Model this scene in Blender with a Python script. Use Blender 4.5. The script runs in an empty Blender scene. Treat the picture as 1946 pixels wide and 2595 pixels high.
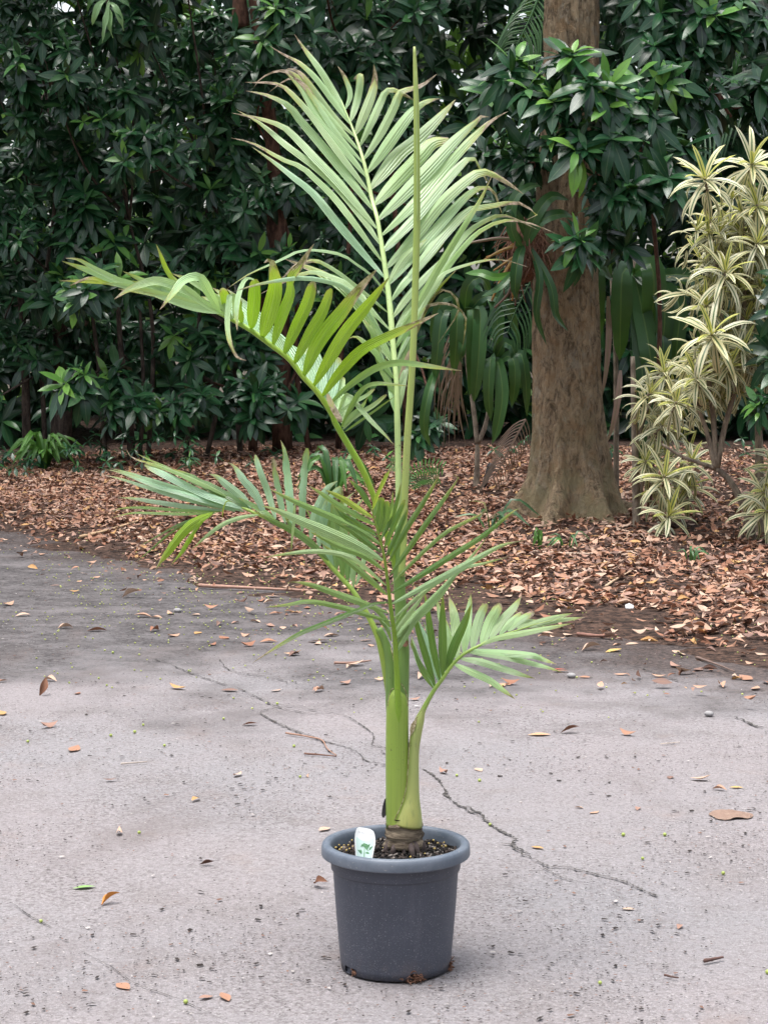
import bpy, math, random
import numpy as np
from mathutils import Vector, Matrix, noise as mnoise

random.seed(7)
RNG = np.random.default_rng(7)
R = math.radians
scene = bpy.context.scene
COL = scene.collection

# ------------------------------------------------------------------ camera
CAM_H, PITCH, FPX = 1.5, R(5.3), 5200.0
W, H = 1946.0, 2595.0
cam_d = bpy.data.cameras.new('camera')
cam = bpy.data.objects.new('camera', cam_d)
COL.objects.link(cam)
cam.location = (0, 0, CAM_H)
cam.rotation_euler = (R(90) - PITCH, 0, 0)
cam_d.sensor_fit = 'VERTICAL'
cam_d.sensor_height = 36.0
cam_d.lens = FPX / H * 36.0
cam_d.clip_start = 0.05
cam_d.clip_end = 1000
scene.camera = cam

# ------------------------------------------------------------------ world, sun, exposure
SUN_EL, SUN_AZ = R(80), R(250)      # azimuth measured clockwise from +Y
world = bpy.data.worlds.new('World')
scene.world = world
world.use_nodes = True
wn, wl = world.node_tree.nodes, world.node_tree.links
bg = wn['Background']
sky = wn.new('ShaderNodeTexSky')
sky.sky_type = 'NISHITA'
sky.sun_disc = False
sky.sun_elevation = SUN_EL
sky.sun_rotation = SUN_AZ
sky.dust_density = 4.0
sky.air_density = 1.2
hs = wn.new('ShaderNodeHueSaturation')
hs.inputs['Saturation'].default_value = 0.42
wl.new(sky.outputs[0], hs.inputs['Color'])
wl.new(hs.outputs[0], bg.inputs['Color'])
bg.inputs['Strength'].default_value = 0.15
sun_d = bpy.data.lights.new('sun', 'SUN')
sun_d.energy = 1.5
sun_d.angle = R(30)
sun_d.color = (1.0, 0.975, 0.95)
sun = bpy.data.objects.new('sun', sun_d)
COL.objects.link(sun)
sdir = Vector((math.sin(SUN_AZ) * math.cos(SUN_EL), math.cos(SUN_AZ) * math.cos(SUN_EL), math.sin(SUN_EL)))
sun.rotation_euler = sdir.to_track_quat('Z', 'Y').to_euler()
sun.location = (0, -5, 12)
scene.view_settings.view_transform = 'Standard'
scene.view_settings.look = 'None'
scene.view_settings.gamma = 1.0
scene.view_settings.use_curve_mapping = False
scene.view_settings.exposure = 1.2
try:
    scene.cycles.max_bounces = 8
    scene.cycles.transparent_max_bounces = 8
except Exception:
    pass

# ------------------------------------------------------------------ geometry helpers
cp, sp = math.cos(PITCH), math.sin(PITCH)


def ray(u, v):
    xc, yc = (u - W / 2) / FPX, -(v - H / 2) / FPX
    return np.array([xc, cp + yc * sp, -sp + yc * cp])


def at(u, v, Y):
    """the point of the plane y = Y that the photograph shows at pixel (u, v)"""
    d = ray(u, v)
    return np.array([0, 0, CAM_H]) + d * (Y / d[1])


def mpp(Y, z=1.0):
    return (Y * cp + (CAM_H - z) * sp) / FPX


EDGE = ([-5.0, -2.8, -0.7, 0.5, 1.66, 3.3], [18.0, 14.7, 11.6, 10.2, 8.9, 7.2])


def edge_y(x):
    return np.interp(x, EDGE[0], EDGE[1])


def bed_z(x, y):
    d = y - edge_y(x)
    return np.clip(0.03 * d, -0.05, 0.24)


def ground_z(x, y):
    return max(0.0, float(bed_z(x, y)))


def G(u, v):
    """the point of the ground seen at pixel (u, v)"""
    d = ray(u, v)
    z = 0.0
    for _ in range(12):
        t = (z - CAM_H) / d[2]
        p = np.array([0, 0, CAM_H]) + d * t
        z = 0.5 * z + 0.5 * ground_z(p[0], p[1])
    p[2] = z
    return p


def new_mesh(name, v, f, mat=None, uv=None, col=None, smooth=True):
    v = np.asarray(v, np.float32).reshape(-1, 3)
    me = bpy.data.meshes.new(name)
    if isinstance(f, np.ndarray):
        k = f.shape[1]
        me.vertices.add(len(v))
        me.vertices.foreach_set('co', v.ravel())
        me.loops.add(f.size)
        me.loops.foreach_set('vertex_index', f.ravel().astype(np.int32))
        me.polygons.add(len(f))
        me.polygons.foreach_set('loop_start', np.arange(0, f.size, k, dtype=np.int32))
        me.update(calc_edges=True)
    else:
        me.from_pydata([tuple(map(float, p)) for p in v], [], [tuple(q) for q in f])
        me.update()
    nl = len(me.loops)
    li = np.empty(nl, np.int32)
    me.loops.foreach_get('vertex_index', li)
    if uv is not None:
        lay = me.uv_layers.new(name='UVMap')
        lay.data.foreach_set('uv', np.asarray(uv, np.float32)[li].ravel())
    if col is not None:
        c = np.asarray(col, np.float32)
        if c.shape[1] == 3:
            c = np.concatenate([c, np.ones((len(c), 1), np.float32)], 1)
        a = me.color_attributes.new('Col', 'FLOAT_COLOR', 'POINT')
        a.data.foreach_set('color', c.ravel())
    me.polygons.foreach_set('use_smooth', np.full(len(me.polygons), smooth))
    if mat:
        me.materials.append(mat)
    me.validate()
    return me


def link(name, me, parent=None, loc=None):
    o = bpy.data.objects.new(name, me)
    COL.objects.link(o)
    if parent is not None:
        o.parent = parent
    if loc is not None:
        o.location = loc
    return o


def obj(name, v, f, mat, parent=None, **k):
    """v in world space; shifted into the parent's space (parents are never rotated or scaled here)"""
    v = np.asarray(v, float).reshape(-1, 3)
    if parent is not None:
        v = v - world_loc(parent)
    return link(name, new_mesh(name, v, f, mat, **k), parent)


def world_loc(o):
    p = np.zeros(3)
    while o is not None:
        p = p + np.array(o.location)
        o = o.parent
    return p


def empty(name, loc, label, cat, group=None):
    o = bpy.data.objects.new(name, None)
    COL.objects.link(o)
    o.location = [float(c) for c in loc]
    o.empty_display_size = 0.1
    return tag(o, label, cat, group)


def tag(o, label=None, cat=None, group=None, kind=None):
    if label: o['label'] = label
    if cat: o['category'] = cat
    if group: o['group'] = group
    if kind: o['kind'] = kind
    return o


def unit(a):
    a = np.asarray(a, float)
    return a / (np.linalg.norm(a) + 1e-12)


def spline(P, n):
    """Catmull-Rom through P, n samples evenly in arc length"""
    P = np.asarray(P, float)
    if len(P) == 2:
        return P[0] + (P[1] - P[0]) * np.linspace(0, 1, n)[:, None]
    Q = np.vstack([2 * P[0] - P[1], P, 2 * P[-1] - P[-2]])
    out = []
    for i in range(1, len(Q) - 2):
        t = np.linspace(0, 1, 14, endpoint=False)[:, None]
        a, b, c, d = Q[i - 1], Q[i], Q[i + 1], Q[i + 2]
        out.append(0.5 * (2 * b + (c - a) * t + (2 * a - 5 * b + 4 * c - d) * t ** 2 + (3 * b - 3 * c + d - a) * t ** 3))
    out = np.vstack(out + [P[-1:]])
    s = np.r_[0, np.cumsum(np.linalg.norm(np.diff(out[:, :3], axis=0), axis=1))]
    q = np.linspace(0, s[-1], n)
    return np.stack([np.interp(q, s, out[:, k]) for k in range(out.shape[1])], 1)


def tube(P, r, seg=10, n=None, cap=True, squash=1.0, rough=0.0):
    """tube along points P (m x 3) with radii r (m)"""
    P = np.asarray(P, float)
    r = np.broadcast_to(np.asarray(r, float), (len(P),))
    n = n or len(P) * 4
    S = spline(np.c_[P, r], n)
    C, rr = S[:, :3], S[:, 3]
    T = np.gradient(C, axis=0)
    T /= np.linalg.norm(T, axis=1)[:, None] + 1e-12
    ref = np.array([1.0, 0, 0]) if abs(T[0][0]) < 0.9 else np.array([0, 1.0, 0])
    v, f, uv = [], [], []
    a = unit(ref - T[0] * ref.dot(T[0]))
    for i in range(n):
        a = unit(a - T[i] * a.dot(T[i]))
        b = np.cross(T[i], a)
        for k in range(seg):
            t = 2 * math.pi * k / seg
            q = rr[i] * (1 + rough * (random.random() - .5))
            v.append(C[i] + q * (math.cos(t) * a + squash * math.sin(t) * b))
            uv.append((i / (n - 1), k / seg))
    for i in range(n - 1):
        for k in range(seg):
            k2 = (k + 1) % seg
            f.append((i * seg + k, i * seg + k2, (i + 1) * seg + k2, (i + 1) * seg + k))
    if cap:
        f.append(tuple(range(seg))[::-1])
        f.append(tuple((n - 1) * seg + k for k in range(seg)))
    return v, f, uv


PROFILES = {
    'leaflet': ([0, .06, .15, .3, .5, .7, .85, .95, 1], [.22, .5, .78, 1, .97, .8, .5, .22, .03]),
    'blunt': ([0, .06, .18, .4, .7, .88, .96, 1], [.2, .5, .8, 1, .98, .86, .7, .35]),
    'strap': ([0, .1, .3, .55, .8, .93, 1], [.35, .7, .95, 1, .75, .35, .03]),
    'lance': ([0, .08, .3, .5, .7, .88, 1], [.12, .3, .85, 1, .8, .4, .02]),
    'grass': ([0, .3, .7, 1], [.8, 1, .7, .05]),
}


def ribbon(P, w, n0, prof='leaflet', fold=0.25, n=14, twist=0.0, torn=0.0, wave=0.0):
    """a folded blade along P (m x 3); w = full width; n0 = direction its face looks"""
    C = spline(P, n)
    T = np.gradient(C, axis=0)
    T /= np.linalg.norm(T, axis=1)[:, None] + 1e-12
    px, py = PROFILES[prof]
    v, uv, f = [], [], []
    L = np.linalg.norm(np.diff(C, axis=0), axis=1).sum()
    prev = None
    for i in range(n):
        u = i / (n - 1)
        nn = np.asarray(n0, float)
        nn = nn - T[i] * nn.dot(T[i])
        if np.linalg.norm(nn) < 0.15 and prev is not None:
            nn = prev - T[i] * prev.dot(T[i])
        nn = unit(nn)
        prev = nn
        s = np.cross(T[i], nn)
        a = twist * u
        s, nn = s * math.cos(a) + nn * math.sin(a), nn * math.cos(a) - s * math.sin(a)
        h = 0.5 * w * np.interp(u, px, py)
        e1 = h * (1 - torn * random.random() ** 3)
        e2 = h * (1 - torn * random.random() ** 3)
        wv = wave * w * math.sin(u * 17 + w * 900)
        v += [C[i] - s * e1 + nn * (fold * e1 + wv), C[i] - s * e1 * .5 + nn * fold * e1 * .42, C[i], C[i],
              C[i] + s * e2 * .5 + nn * fold * e2 * .42, C[i] + s * e2 + nn * (fold * e2 - wv)]
        uv += [(u, 0), (u, .25), (u, .5), (u, .5), (u, .75), (u, 1)]
    for i in range(n - 1):
        for k in (0, 1, 3, 4):
            a = i * 6 + k
            f.append((a, a + 1, a + 7, a + 6))
    return v, f, uv


def leaf_template(nseg=5, width=0.3, fold=0.2, droop=0.25, prof='lance', three=True, curl=0.0):
    """a leaf of length 1 along +X, upper side +Z"""
    px, py = PROFILES[prof]
    v, uv, f = [], [], []
    x = z = 0.0
    ang = 0.0
    for i in range(nseg + 1):
        u = i / nseg
        h = 0.5 * width * np.interp(u, px, py)
        c = curl * math.sin(u * 3.1)
        v += [(x, -h, z + h * fold + c * h), (x, 0, z), (x, h, z + h * fold + c * h)]
        uv += [(u, 0), (u, .5), (u, 1)]
        ang -= droop * 2.2 / nseg * (0.3 + 1.4 * u)
        x += math.cos(ang) / nseg
        z += math.sin(ang) / nseg
    for i in range(nseg):
        a = i * 3
        f += [(a, a + 3, a + 4, a + 1), (a + 1, a + 4, a + 5, a + 2)]
    return np.array(v, float), np.array(f, np.int32), np.array(uv, float)


def frame(X, N):
    x = unit(X)
    z = np.asarray(N, float)
    z = z - x * z.dot(x)
    if np.linalg.norm(z) < 1e-4:
        z = np.array([0.01, 0.2, 1.0])
        z = z - x * z.dot(x)
    z = unit(z)
    return np.stack([x, np.cross(z, x), z], 1)


def scatter_mesh(name, tpls, items, mat, parent=None):
    """items: list of (template index, 3x3 matrix incl. scale, location, colour) -> ONE mesh"""
    V, F, U, C = [], [], [], []
    off = 0
    for ti, (tv, tf, tu) in enumerate(tpls):
        sel = [it for it in items if it[0] == ti]
        if not sel:
            continue
        M = np.stack([s[1] for s in sel])
        Lc = np.stack([s[2] for s in sel])
        v = np.einsum('nij,kj->nki', M, tv) + Lc[:, None, :]
        n, k = len(sel), len(tv)
        V.append(v.reshape(-1, 3))
        F.append((tf[None] + (np.arange(n) * k)[:, None, None]).reshape(-1, tf.shape[1]) + off)
        U.append(np.tile(tu, (n, 1)))
        C.append(np.repeat(np.stack([s[3] for s in sel]), k, 0))
        off += n * k
    v = np.vstack(V)
    if parent is not None:
        v = v - world_loc(parent)
    me = new_mesh(name, v, np.vstack(F), mat, np.vstack(U), np.vstack(C))
    return link(name, me, parent)


# ------------------------------------------------------------------ materials
class NT:
    def __init__(self, name):
        self.m = bpy.data.materials.new(name)
        self.m.use_nodes = True
        self.t = self.m.node_tree
        self.t.nodes.clear()
        self.out = self.n('OutputMaterial')

    def n(self, typ, **k):
        nd = self.t.nodes.new('ShaderNode' + typ)
        for a, b in k.items():
            if a.startswith('i_'):
                key = a[2:].replace('_', ' ')
                nd.inputs[int(key) if key.isdigit() else key].default_value = b
            else:
                setattr(nd, a, b)
        return nd

    def l(self, a, b):
        self.t.links.new(a, b)

    def math(self, op, a, b=None, c=None, clamp=False):
        nd = self.n('Math', operation=op, use_clamp=clamp)
        for i, x in enumerate((a, b, c)):
            if x is None: continue
            if isinstance(x, (int, float)): nd.inputs[i].default_value = x
            else: self.l(x, nd.inputs[i])
        return nd.outputs[0]

    def mix(self, fac, a, b, blend='MIX'):
        nd = self.n('Mix', data_type='RGBA', blend_type=blend)
        for s, x in ((nd.inputs[0], fac), (nd.inputs[6], a), (nd.inputs[7], b)):
            if isinstance(x, (int, float)): s.default_value = x
            elif isinstance(x, tuple): s.default_value = (*x, 1) if len(x) == 3 else x
            else: self.l(x, s)
        return nd.outputs[2]

    def noise(self, scale, detail=4, rough=.6, coord=None, dist=0.0):
        nd = self.n('TexNoise')
        nd.inputs['Scale'].default_value = scale
        nd.inputs['Detail'].default_value = detail
        nd.inputs['Roughness'].default_value = rough
        nd.inputs['Distortion'].default_value = dist
        if coord is not None: self.l(coord, nd.inputs['Vector'])
        return nd.outputs[0]

    def step(self, x, a, b):
        nd = self.n('MapRange', interpolation_type='SMOOTHSTEP')
        self.l(x, nd.inputs[0])
        nd.inputs[1].default_value, nd.inputs[2].default_value = a, b
        return nd.outputs[0]

    def obj_co(self, scale=None):
        c = self.n('TexCoord').outputs['Object']
        if scale:
            mp = self.n('Mapping')
            mp.inputs['Scale'].default_value = scale
            self.l(c, mp.inputs[0])
            c = mp.outputs[0]
        return c

    def world_co(self, scale=None):
        c = self.n('NewGeometry').outputs['Position']
        if scale:
            mp = self.n('Mapping')
            mp.inputs['Scale'].default_value = scale
            self.l(c, mp.inputs[0])
            c = mp.outputs[0]
        return c

    def uv(self):
        s = self.n('SeparateXYZ')
        self.l(self.n('UVMap').outputs[0], s.inputs[0])
        return s.outputs[0], s.outputs[1]

    def bsdf(self, color, rough=.6, spec=.5, bump=None, bstr=.3, bdist=.01, transl=0.0, tcol=None, sub=None):
        p = self.n('BsdfPrincipled')
        for s, x in ((p.inputs['Base Color'], color), (p.inputs['Roughness'], rough), (p.inputs['Specular IOR Level'], spec)):
            if isinstance(x, (int, float)): s.default_value = x
            elif isinstance(x, tuple): s.default_value = (*x, 1)
            else: self.l(x, s)
        if bump is not None:
            b = self.n('Bump')
            b.inputs['Strength'].default_value = bstr
            b.inputs['Distance'].default_value = bdist
            self.l(bump, b.inputs['Height'])
            self.l(b.outputs[0], p.inputs['Normal'])
        o = p.outputs[0]
        if transl:
            t = self.n('BsdfTranslucent')
            tc = color if tcol is None else tcol
            if isinstance(tc, tuple): t.inputs[0].default_value = (*tc, 1)
            else: self.l(tc, t.inputs[0])
            mx = self.n('MixShader')
            mx.inputs[0].default_value = transl
            self.l(o, mx.inputs[1]); self.l(t.outputs[0], mx.inputs[2])
            o = mx.outputs[0]
        self.l(o, self.out.inputs[0])
        return self.m


M = {}


def build_materials():
    # palm leaflet: colour of the object, alpha = how much of the tip has dried
    n = NT('palm_leaflet')
    u, v = n.uv()
    oi = n.n('ObjectInfo')
    co = n.obj_co()
    nz = n.noise(9, 3, coord=co)
    nf = n.noise(60, 3, coord=co)
    stripe = n.math('SINE', n.math('MULTIPLY', v, 37.7))
    base = n.mix(n.math('MULTIPLY_ADD', stripe, .34, .30), oi.outputs['Color'], (0.75, 0.8, 0.55), 'SOFT_LIGHT')
    base = n.mix(n.math('MULTIPLY', n.step(nz, .46, .70), .22), base, (.34, .42, .12))
    # margins and tip turn yellow, then tan and brown
    edge = n.math('ABSOLUTE', n.math('SUBTRACT', v, .5))
    al = oi.outputs['Alpha']
    nt = n.noise(28, 4, .65, coord=co)
    tipx = n.math('ADD', u, n.math('ADD', n.math('MULTIPLY', n.math('SUBTRACT', nt, .5), .26), n.math('MULTIPLY', edge, .22)))
    lim = n.math('SUBTRACT', 1.13, n.math('MULTIPLY', al, .45))
    d = n.math('SUBTRACT', tipx, lim)
    yel = n.step(d, -.20, .03)
    brn = n.step(d, -.01, .06)
    base = n.mix(n.math('MULTIPLY', yel, .75), base, (.42, .42, .08))
    dry = n.mix(n.step(nf, .4, .62), (.12, .055, .035), (.50, .36, .28))
    base = n.mix(brn, base, dry)
    mid = n.math('SUBTRACT', 1.0, n.step(edge, .0, .035))
    base = n.mix(n.math('MULTIPLY', mid, .45), base, (.42, .52, .20))
    rough = n.math('MULTIPLY_ADD', nf, .14, .26)
    M['leaflet'] = n.bsdf(base, rough, .75, bump=stripe, bstr=.6, bdist=.0014, transl=.30, tcol=n.mix(.5, base, (.45, .70, .02)))

    # petioles, crownshaft
    def stem(name, c1, c2, fl=(.09, .06, .03), sc=(3, 3, .6)):
        n = NT(name)
        co = n.obj_co((30, 30, 2.2))
        big = n.noise(1.6, 2, coord=n.obj_co((sc)))
        st = n.noise(3.0, 3, coord=co)
        c = n.mix(n.step(big, .35, .68), c1, c2)
        c = n.mix(n.math('MULTIPLY', st, .35), c, (.5, .6, .25), 'SOFT_LIGHT')
        sk = n.noise(2.2, 4, .6, coord=n.obj_co((75, 75, 1.3)))
        c = n.mix(n.math('MULTIPLY', n.step(sk, .5, .72), .42), c, tuple(x * .55 for x in c1))
        sp = n.noise(210, 2, .5, coord=n.obj_co((1, 1, .7)))
        pat = n.noise(9, 2, coord=n.obj_co())
        fm = n.math('MULTIPLY', n.step(sp, .665, .71), n.step(pat, .45, .65))
        c = n.mix(n.math('MULTIPLY', fm, .85), c, fl)
        return n.bsdf(c, .42, .5, bump=st, bstr=.15, bdist=.002)
    M['shaft'] = stem('crownshaft_green', (.145, .25, .065), (.20, .31, .085))
    M['sheath_pale'] = stem('sheath_pale_green', (.33, .43, .15), (.43, .42, .14))
    M['sheath_front'] = stem('sheath_green', (.25, .37, .06), (.38, .47, .10))
    M['petiole'] = stem('petiole_green', (.24, .37, .07), (.34, .46, .12))
    M['petiole_bright'] = stem('petiole_bright_green', (.22, .38, .03), (.30, .43, .04))
    M['rachis_pale'] = stem('rachis_pale_green', (.42, .55, .24), (.50, .62, .28))
    M['spear'] = stem('spear_green', (.34, .44, .12), (.48, .52, .20))
    n = NT('root_collar')
    co = n.obj_co((1, 1, 6))
    a = n.noise(14, 5, .7, coord=co)
    c = n.mix(n.step(a, .35, .65), (.07, .052, .038), (.34, .27, .19))
    M['collar'] = n.bsdf(c, .9, .2, bump=a, bstr=.9, bdist=.006)
    n = NT('root')
    a = n.noise(40, 3, coord=n.obj_co())
    M['root'] = n.bsdf(n.mix(a, (.035, .027, .026), (.15, .115, .105)), .85, .2, bump=a, bstr=.5, bdist=.003)
    n = NT('dry_fibre')
    a = n.noise(60, 3, coord=n.obj_co())
    M['fibre'] = n.bsdf(n.mix(a, (.07, .03, .02), (.34, .19, .13)), .9, .15)
    n = NT('dark_scrap')
    M['scrap'] = n.bsdf((.03, .028, .03), .8, .3)
    n = NT('sheath_edge')
    a = n.noise(120, 3, coord=n.obj_co())
    M['sheath_edge'] = n.bsdf(n.mix(n.step(a, .4, .6), (.22, .16, .07), (.54, .47, .30)), .7, .3)

    # pot
    n = NT('pot_plastic')
    co = n.obj_co()
    sz = n.n('SeparateXYZ'); n.l(co, sz.inputs[0])
    sm = n.noise(7, 4, coord=co)
    streak = n.noise(3, 4, coord=n.obj_co((14, 14, 1.2)))
    c = n.mix(n.step(sm, .3, .7), (.062, .069, .092), (.078, .086, .114))
    c = n.mix(n.math('MULTIPLY', n.step(streak, .5, .75), .25), c, (.13, .13, .16))
    vor = n.n('TexVoronoi'); vor.inputs['Scale'].default_value = 260
    vor.inputs['Randomness'].default_value = 1
    n.l(co, vor.inputs['Vector'])
    low = n.math('SUBTRACT', 1.0, n.step(sz.outputs[2], .02, .30))
    rnd = n.n('SeparateColor'); n.l(vor.outputs['Color'], rnd.inputs[0])
    keep = n.math('GREATER_THAN', n.math('ADD', rnd.outputs[0], n.math('MULTIPLY', low, .42)), .93)
    dot = n.math('LESS_THAN', vor.outputs['Distance'], n.math('MULTIPLY_ADD', rnd.outputs[1], .22, .10))
    sk = n.math('MULTIPLY', keep, dot)
    c = n.mix(n.math('MULTIPLY', sk, .42), c, (.40, .40, .43))
    vor2 = n.n('TexVoronoi'); vor2.inputs['Scale'].default_value = 420
    n.l(co, vor2.inputs['Vector'])
    rn2 = n.n('SeparateColor'); n.l(vor2.outputs['Color'], rn2.inputs[0])
    k2 = n.math('MULTIPLY', n.math('GREATER_THAN', n.math('ADD', rn2.outputs[0], n.math('MULTIPLY', low, .3)), .9), n.math('LESS_THAN', vor2.outputs['Distance'], .3))
    c = n.mix(n.math('MULTIPLY', k2, .4), c, (.30, .30, .33))
    # splashed soil dust along the foot
    foot = n.math('MULTIPLY', n.math('SUBTRACT', 1.0, n.step(sz.outputs[2], .0, .07)), n.step(n.noise(20, 4, coord=co), .45, .7))
    c = n.mix(n.math('MULTIPLY', foot, .45), c, (.17, .13, .12))
    M['pot'] = n.bsdf(c, n.math('MULTIPLY_ADD', sm, .2, .42), .45, bump=n.noise(300, 2, coord=co), bstr=.08, bdist=.001)
    n = NT('pot_rim_plastic')
    co = n.obj_co()
    a = n.noise(14, 5, .65, coord=co)
    c = n.mix(n.step(a, .3, .72), (.105, .130, .168), (.170, .195, .235))
    fs = n.noise(150, 2, coord=co)
    c = n.mix(n.math('MULTIPLY', n.step(fs, .66, .72), .6), c, (.35, .34, .33))
    M['rim'] = n.bsdf(c, .5, .45, bump=a, bstr=.08, bdist=.003)
    n = NT('potting_soil')
    co = n.obj_co()
    a = n.noise(120, 4, .7, coord=co)
    M['soil'] = n.bsdf(n.mix(n.step(a, .4, .7), (.018, .016, .015), (.075, .065, .06)), .95, .2, bump=a, bstr=1, bdist=.008)

    # generic: colour from attribute 'Col'
    def colmat(name, rough=.7, spec=.3, transl=0.0, vein=None, nscale=30, namt=.25, tc=None, tmix=.4):
        n = NT(name)
        at_ = n.n('Attribute', attribute_name='Col').outputs['Color']
        a = n.noise(nscale, 3, coord=n.obj_co())
        c = n.mix(namt, at_, n.mix(a, (.25, .25, .25), (.95, .95, .95)), 'OVERLAY')
        if vein:
            u, v = n.uv()
            e = n.math('ABSOLUTE', n.math('SUBTRACT', v, .5))
            md = n.math('SUBTRACT', 1.0, n.step(e, .015, .06))
            c = n.mix(n.math('MULTIPLY', md, .5), c, vein)
        return n.bsdf(c, rough, spec, bump=a, bstr=.25, bdist=.004, transl=transl, tcol=n.mix(tmix, c, tc) if tc else None)
    M['chips'] = colmat('soil_chips', .9, .2, nscale=200)
    M['pellet'] = colmat('pellet', .35, .5, nscale=200, namt=.1)
    M['shrub'] = colmat('shrub_leaf', .28, .42, .14, vein=(.11, .17, .08), nscale=8, tc=(.14, .30, .02))
    M['dry_leaf'] = colmat('dry_leaf', .75, .25, .08, vein=(.30, .17, .10), nscale=35, namt=.45)
    M['debris'] = colmat('debris', .95, .1, nscale=80)
    M['seed'] = colmat('seed', .5, .4, nscale=80, namt=.1)
    M['straps'] = colmat('strap_leaf', .38, .5, .15, vein=(.16, .26, .07), nscale=12, tc=(.2, .4, .02))
    M['twig'] = colmat('twig', .85, .2, nscale=40, namt=.5)
    M['far_leaf'] = colmat('far_leaf', .55, .35, .3, nscale=3, tc=(.25, .42, .03))
    # variegated leaf
    n = NT('variegated_leaf')
    u, v = n.uv()
    at_ = n.n('Attribute', attribute_name='Col').outputs['Color']
    e = n.math('ABSOLUTE', n.math('SUBTRACT', v, .5))
    jag = n.noise(30, 2, coord=n.obj_co())
    gm = n.math('SUBTRACT', 1.0, n.step(n.math('ADD', e, n.math('MULTIPLY', n.math('SUBTRACT', jag, .5), .1)), .09, .16))
    pale = n.math('SUBTRACT', 1.0, n.step(e, .02, .05))
    c = n.mix(gm, at_, (.055, .115, .04))
    c = n.mix(n.math('MULTIPLY', pale, .5), c, (.25, .33, .12))
    M['variegated'] = n.bsdf(c, .4, .45, transl=.15)

    # ground
    n = NT('pavement_concrete')
    co = n.world_co()
    sz = n.n('SeparateXYZ'); n.l(co, sz.inputs[0])
    big = n.noise(.55, 4, .55, coord=co)
    mid = n.noise(2.6, 5, .6, coord=co)
    fine = n.noise(38, 5, .75, coord=co)
    grit = n.noise(170, 3, .7, coord=co)
    c = n.mix(n.step(big, .36, .66), (.292, .264, .268), (.274, .262, .270))
    c = n.mix(n.math('MULTIPLY', n.step(mid, .50, .72), .55), c, (.215, .190, .185))
    c = n.mix(n.math('MULTIPLY', n.step(fine, .48, .66), .52), c, (.178, .158, .155))
    c = n.mix(n.math('MULTIPLY', n.step(grit, .56, .66), .50), c, (.115, .102, .099))
    c = n.mix(n.math('MULTIPLY', n.step(n.noise(140, 2, coord=n.world_co((1, 1, 1.3))), .63, .70), .55), c, (.52, .50, .49))
    # patches where soil has worked into the grain
    worn = n.step(n.noise(1.9, 6, .66, coord=n.world_co((1, .8, 1)), dist=.3), .44, .66)
    pits = n.step(n.noise(75, 4, .75, coord=co), .47, .60)
    c = n.mix(n.math('MULTIPLY', pits, n.math('MULTIPLY_ADD', worn, .40, .30)), c, (.115, .100, .098))
    gr2 = n.step(n.noise(95, 3, .7, coord=n.world_co((1, 1, 2))), .55, .66)
    c = n.mix(n.math('MULTIPLY', gr2, .38), c, (.44, .415, .415))
    c = n.mix(n.math('MULTIPLY', n.step(n.noise(3.3, 5, .6, coord=co), .58, .75), .35), c, (.27, .205, .18))
    # old dirt lying over the far part of the paving
    far = n.math('ADD', n.math('ADD', sz.outputs[1], n.math('MULTIPLY', sz.outputs[0], .1)),
                 n.math('ADD', n.math('MULTIPLY', n.math('SUBTRACT', mid, .5), 2.6), n.math('MULTIPLY', n.math('SUBTRACT', n.noise(.9, 3, coord=co), .5), 4.2)))
    dm = n.step(far, 7.4, 9.6)
    dirt = n.mix(n.step(fine, .35, .7), (.040, .036, .036), (.135, .124, .124))
    dirt = n.mix(n.math('MULTIPLY', n.step(n.noise(1.6, 4, coord=n.world_co((.5, 1.6, 1))), .5, .68), .5), dirt, (.185, .168, .168))
    brk = n.math('MULTIPLY_ADD', n.step(n.noise(5.5, 5, .7, coord=co), .36, .60), .33, .65)
    c = n.mix(n.math('MULTIPLY', dm, brk), c, dirt)
    soil = n.step(n.math('ADD', n.math('ADD', sz.outputs[1], n.math('MULTIPLY', sz.outputs[0], 1.33)), n.math('MULTIPLY', n.math('SUBTRACT', n.noise(2.2, 6, .7, coord=co), .5), 3.2)), 9.7, 11.0)
    c = n.mix(n.math('MULTIPLY', soil, .8), c, n.mix(n.step(fine, .38, .66), (.034, .026, .024), (.125, .090, .078)))
    # stains of their own shape
    st = n.noise(1.1, 6, .62, coord=n.world_co((1, .6, 1)), dist=.5)
    c = n.mix(n.math('MULTIPLY', n.step(st, .53, .70), .6), c, (.145, .118, .112))
    h = n.math('ADD', n.math('MULTIPLY', fine, .6), n.math('MULTIPLY', grit, .5))
    M['pavement'] = n.bsdf(c, .92, .2, bump=h, bstr=1, bdist=.011)
    n = NT('bed_soil')
    co = n.world_co()
    a = n.noise(22, 5, .7, coord=co)
    b = n.noise(5, 4, coord=co)
    c = n.mix(n.step(a, .38, .66), (.030, .022, .019), (.13, .080, .060))
    c = n.mix(n.math('MULTIPLY', n.step(b, .5, .7), .5), c, (.050, .038, .034))
    M['bed'] = n.bsdf(c, .95, .1, bump=a, bstr=1, bdist=.03)
    n = NT('ground_soil')
    a = n.noise(8, 5, coord=n.world_co())
    M['ground'] = n.bsdf(n.mix(a, (.05, .04, .03), (.11, .09, .07)), .95, .1)
    n = NT('crack_dirt')
    a = n.noise(60, 4, .7, coord=n.world_co())
    M['crack'] = n.bsdf(n.mix(n.step(a, .35, .68), (.035, .032, .030), (.15, .138, .13)), .97, .1, bump=a, bstr=.8, bdist=.004)
    n = NT('stain_clump')
    a = n.noise(40, 4, .7, coord=n.obj_co())
    M['clump'] = n.bsdf(n.mix(a, (.17, .105, .08), (.33, .24, .19)), .95, .1, bump=a, bstr=1, bdist=.006)

    # bark
    n = NT('tree_bark')
    co = n.obj_co()
    sz = n.n('SeparateXYZ'); n.l(co, sz.inputs[0])
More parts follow.
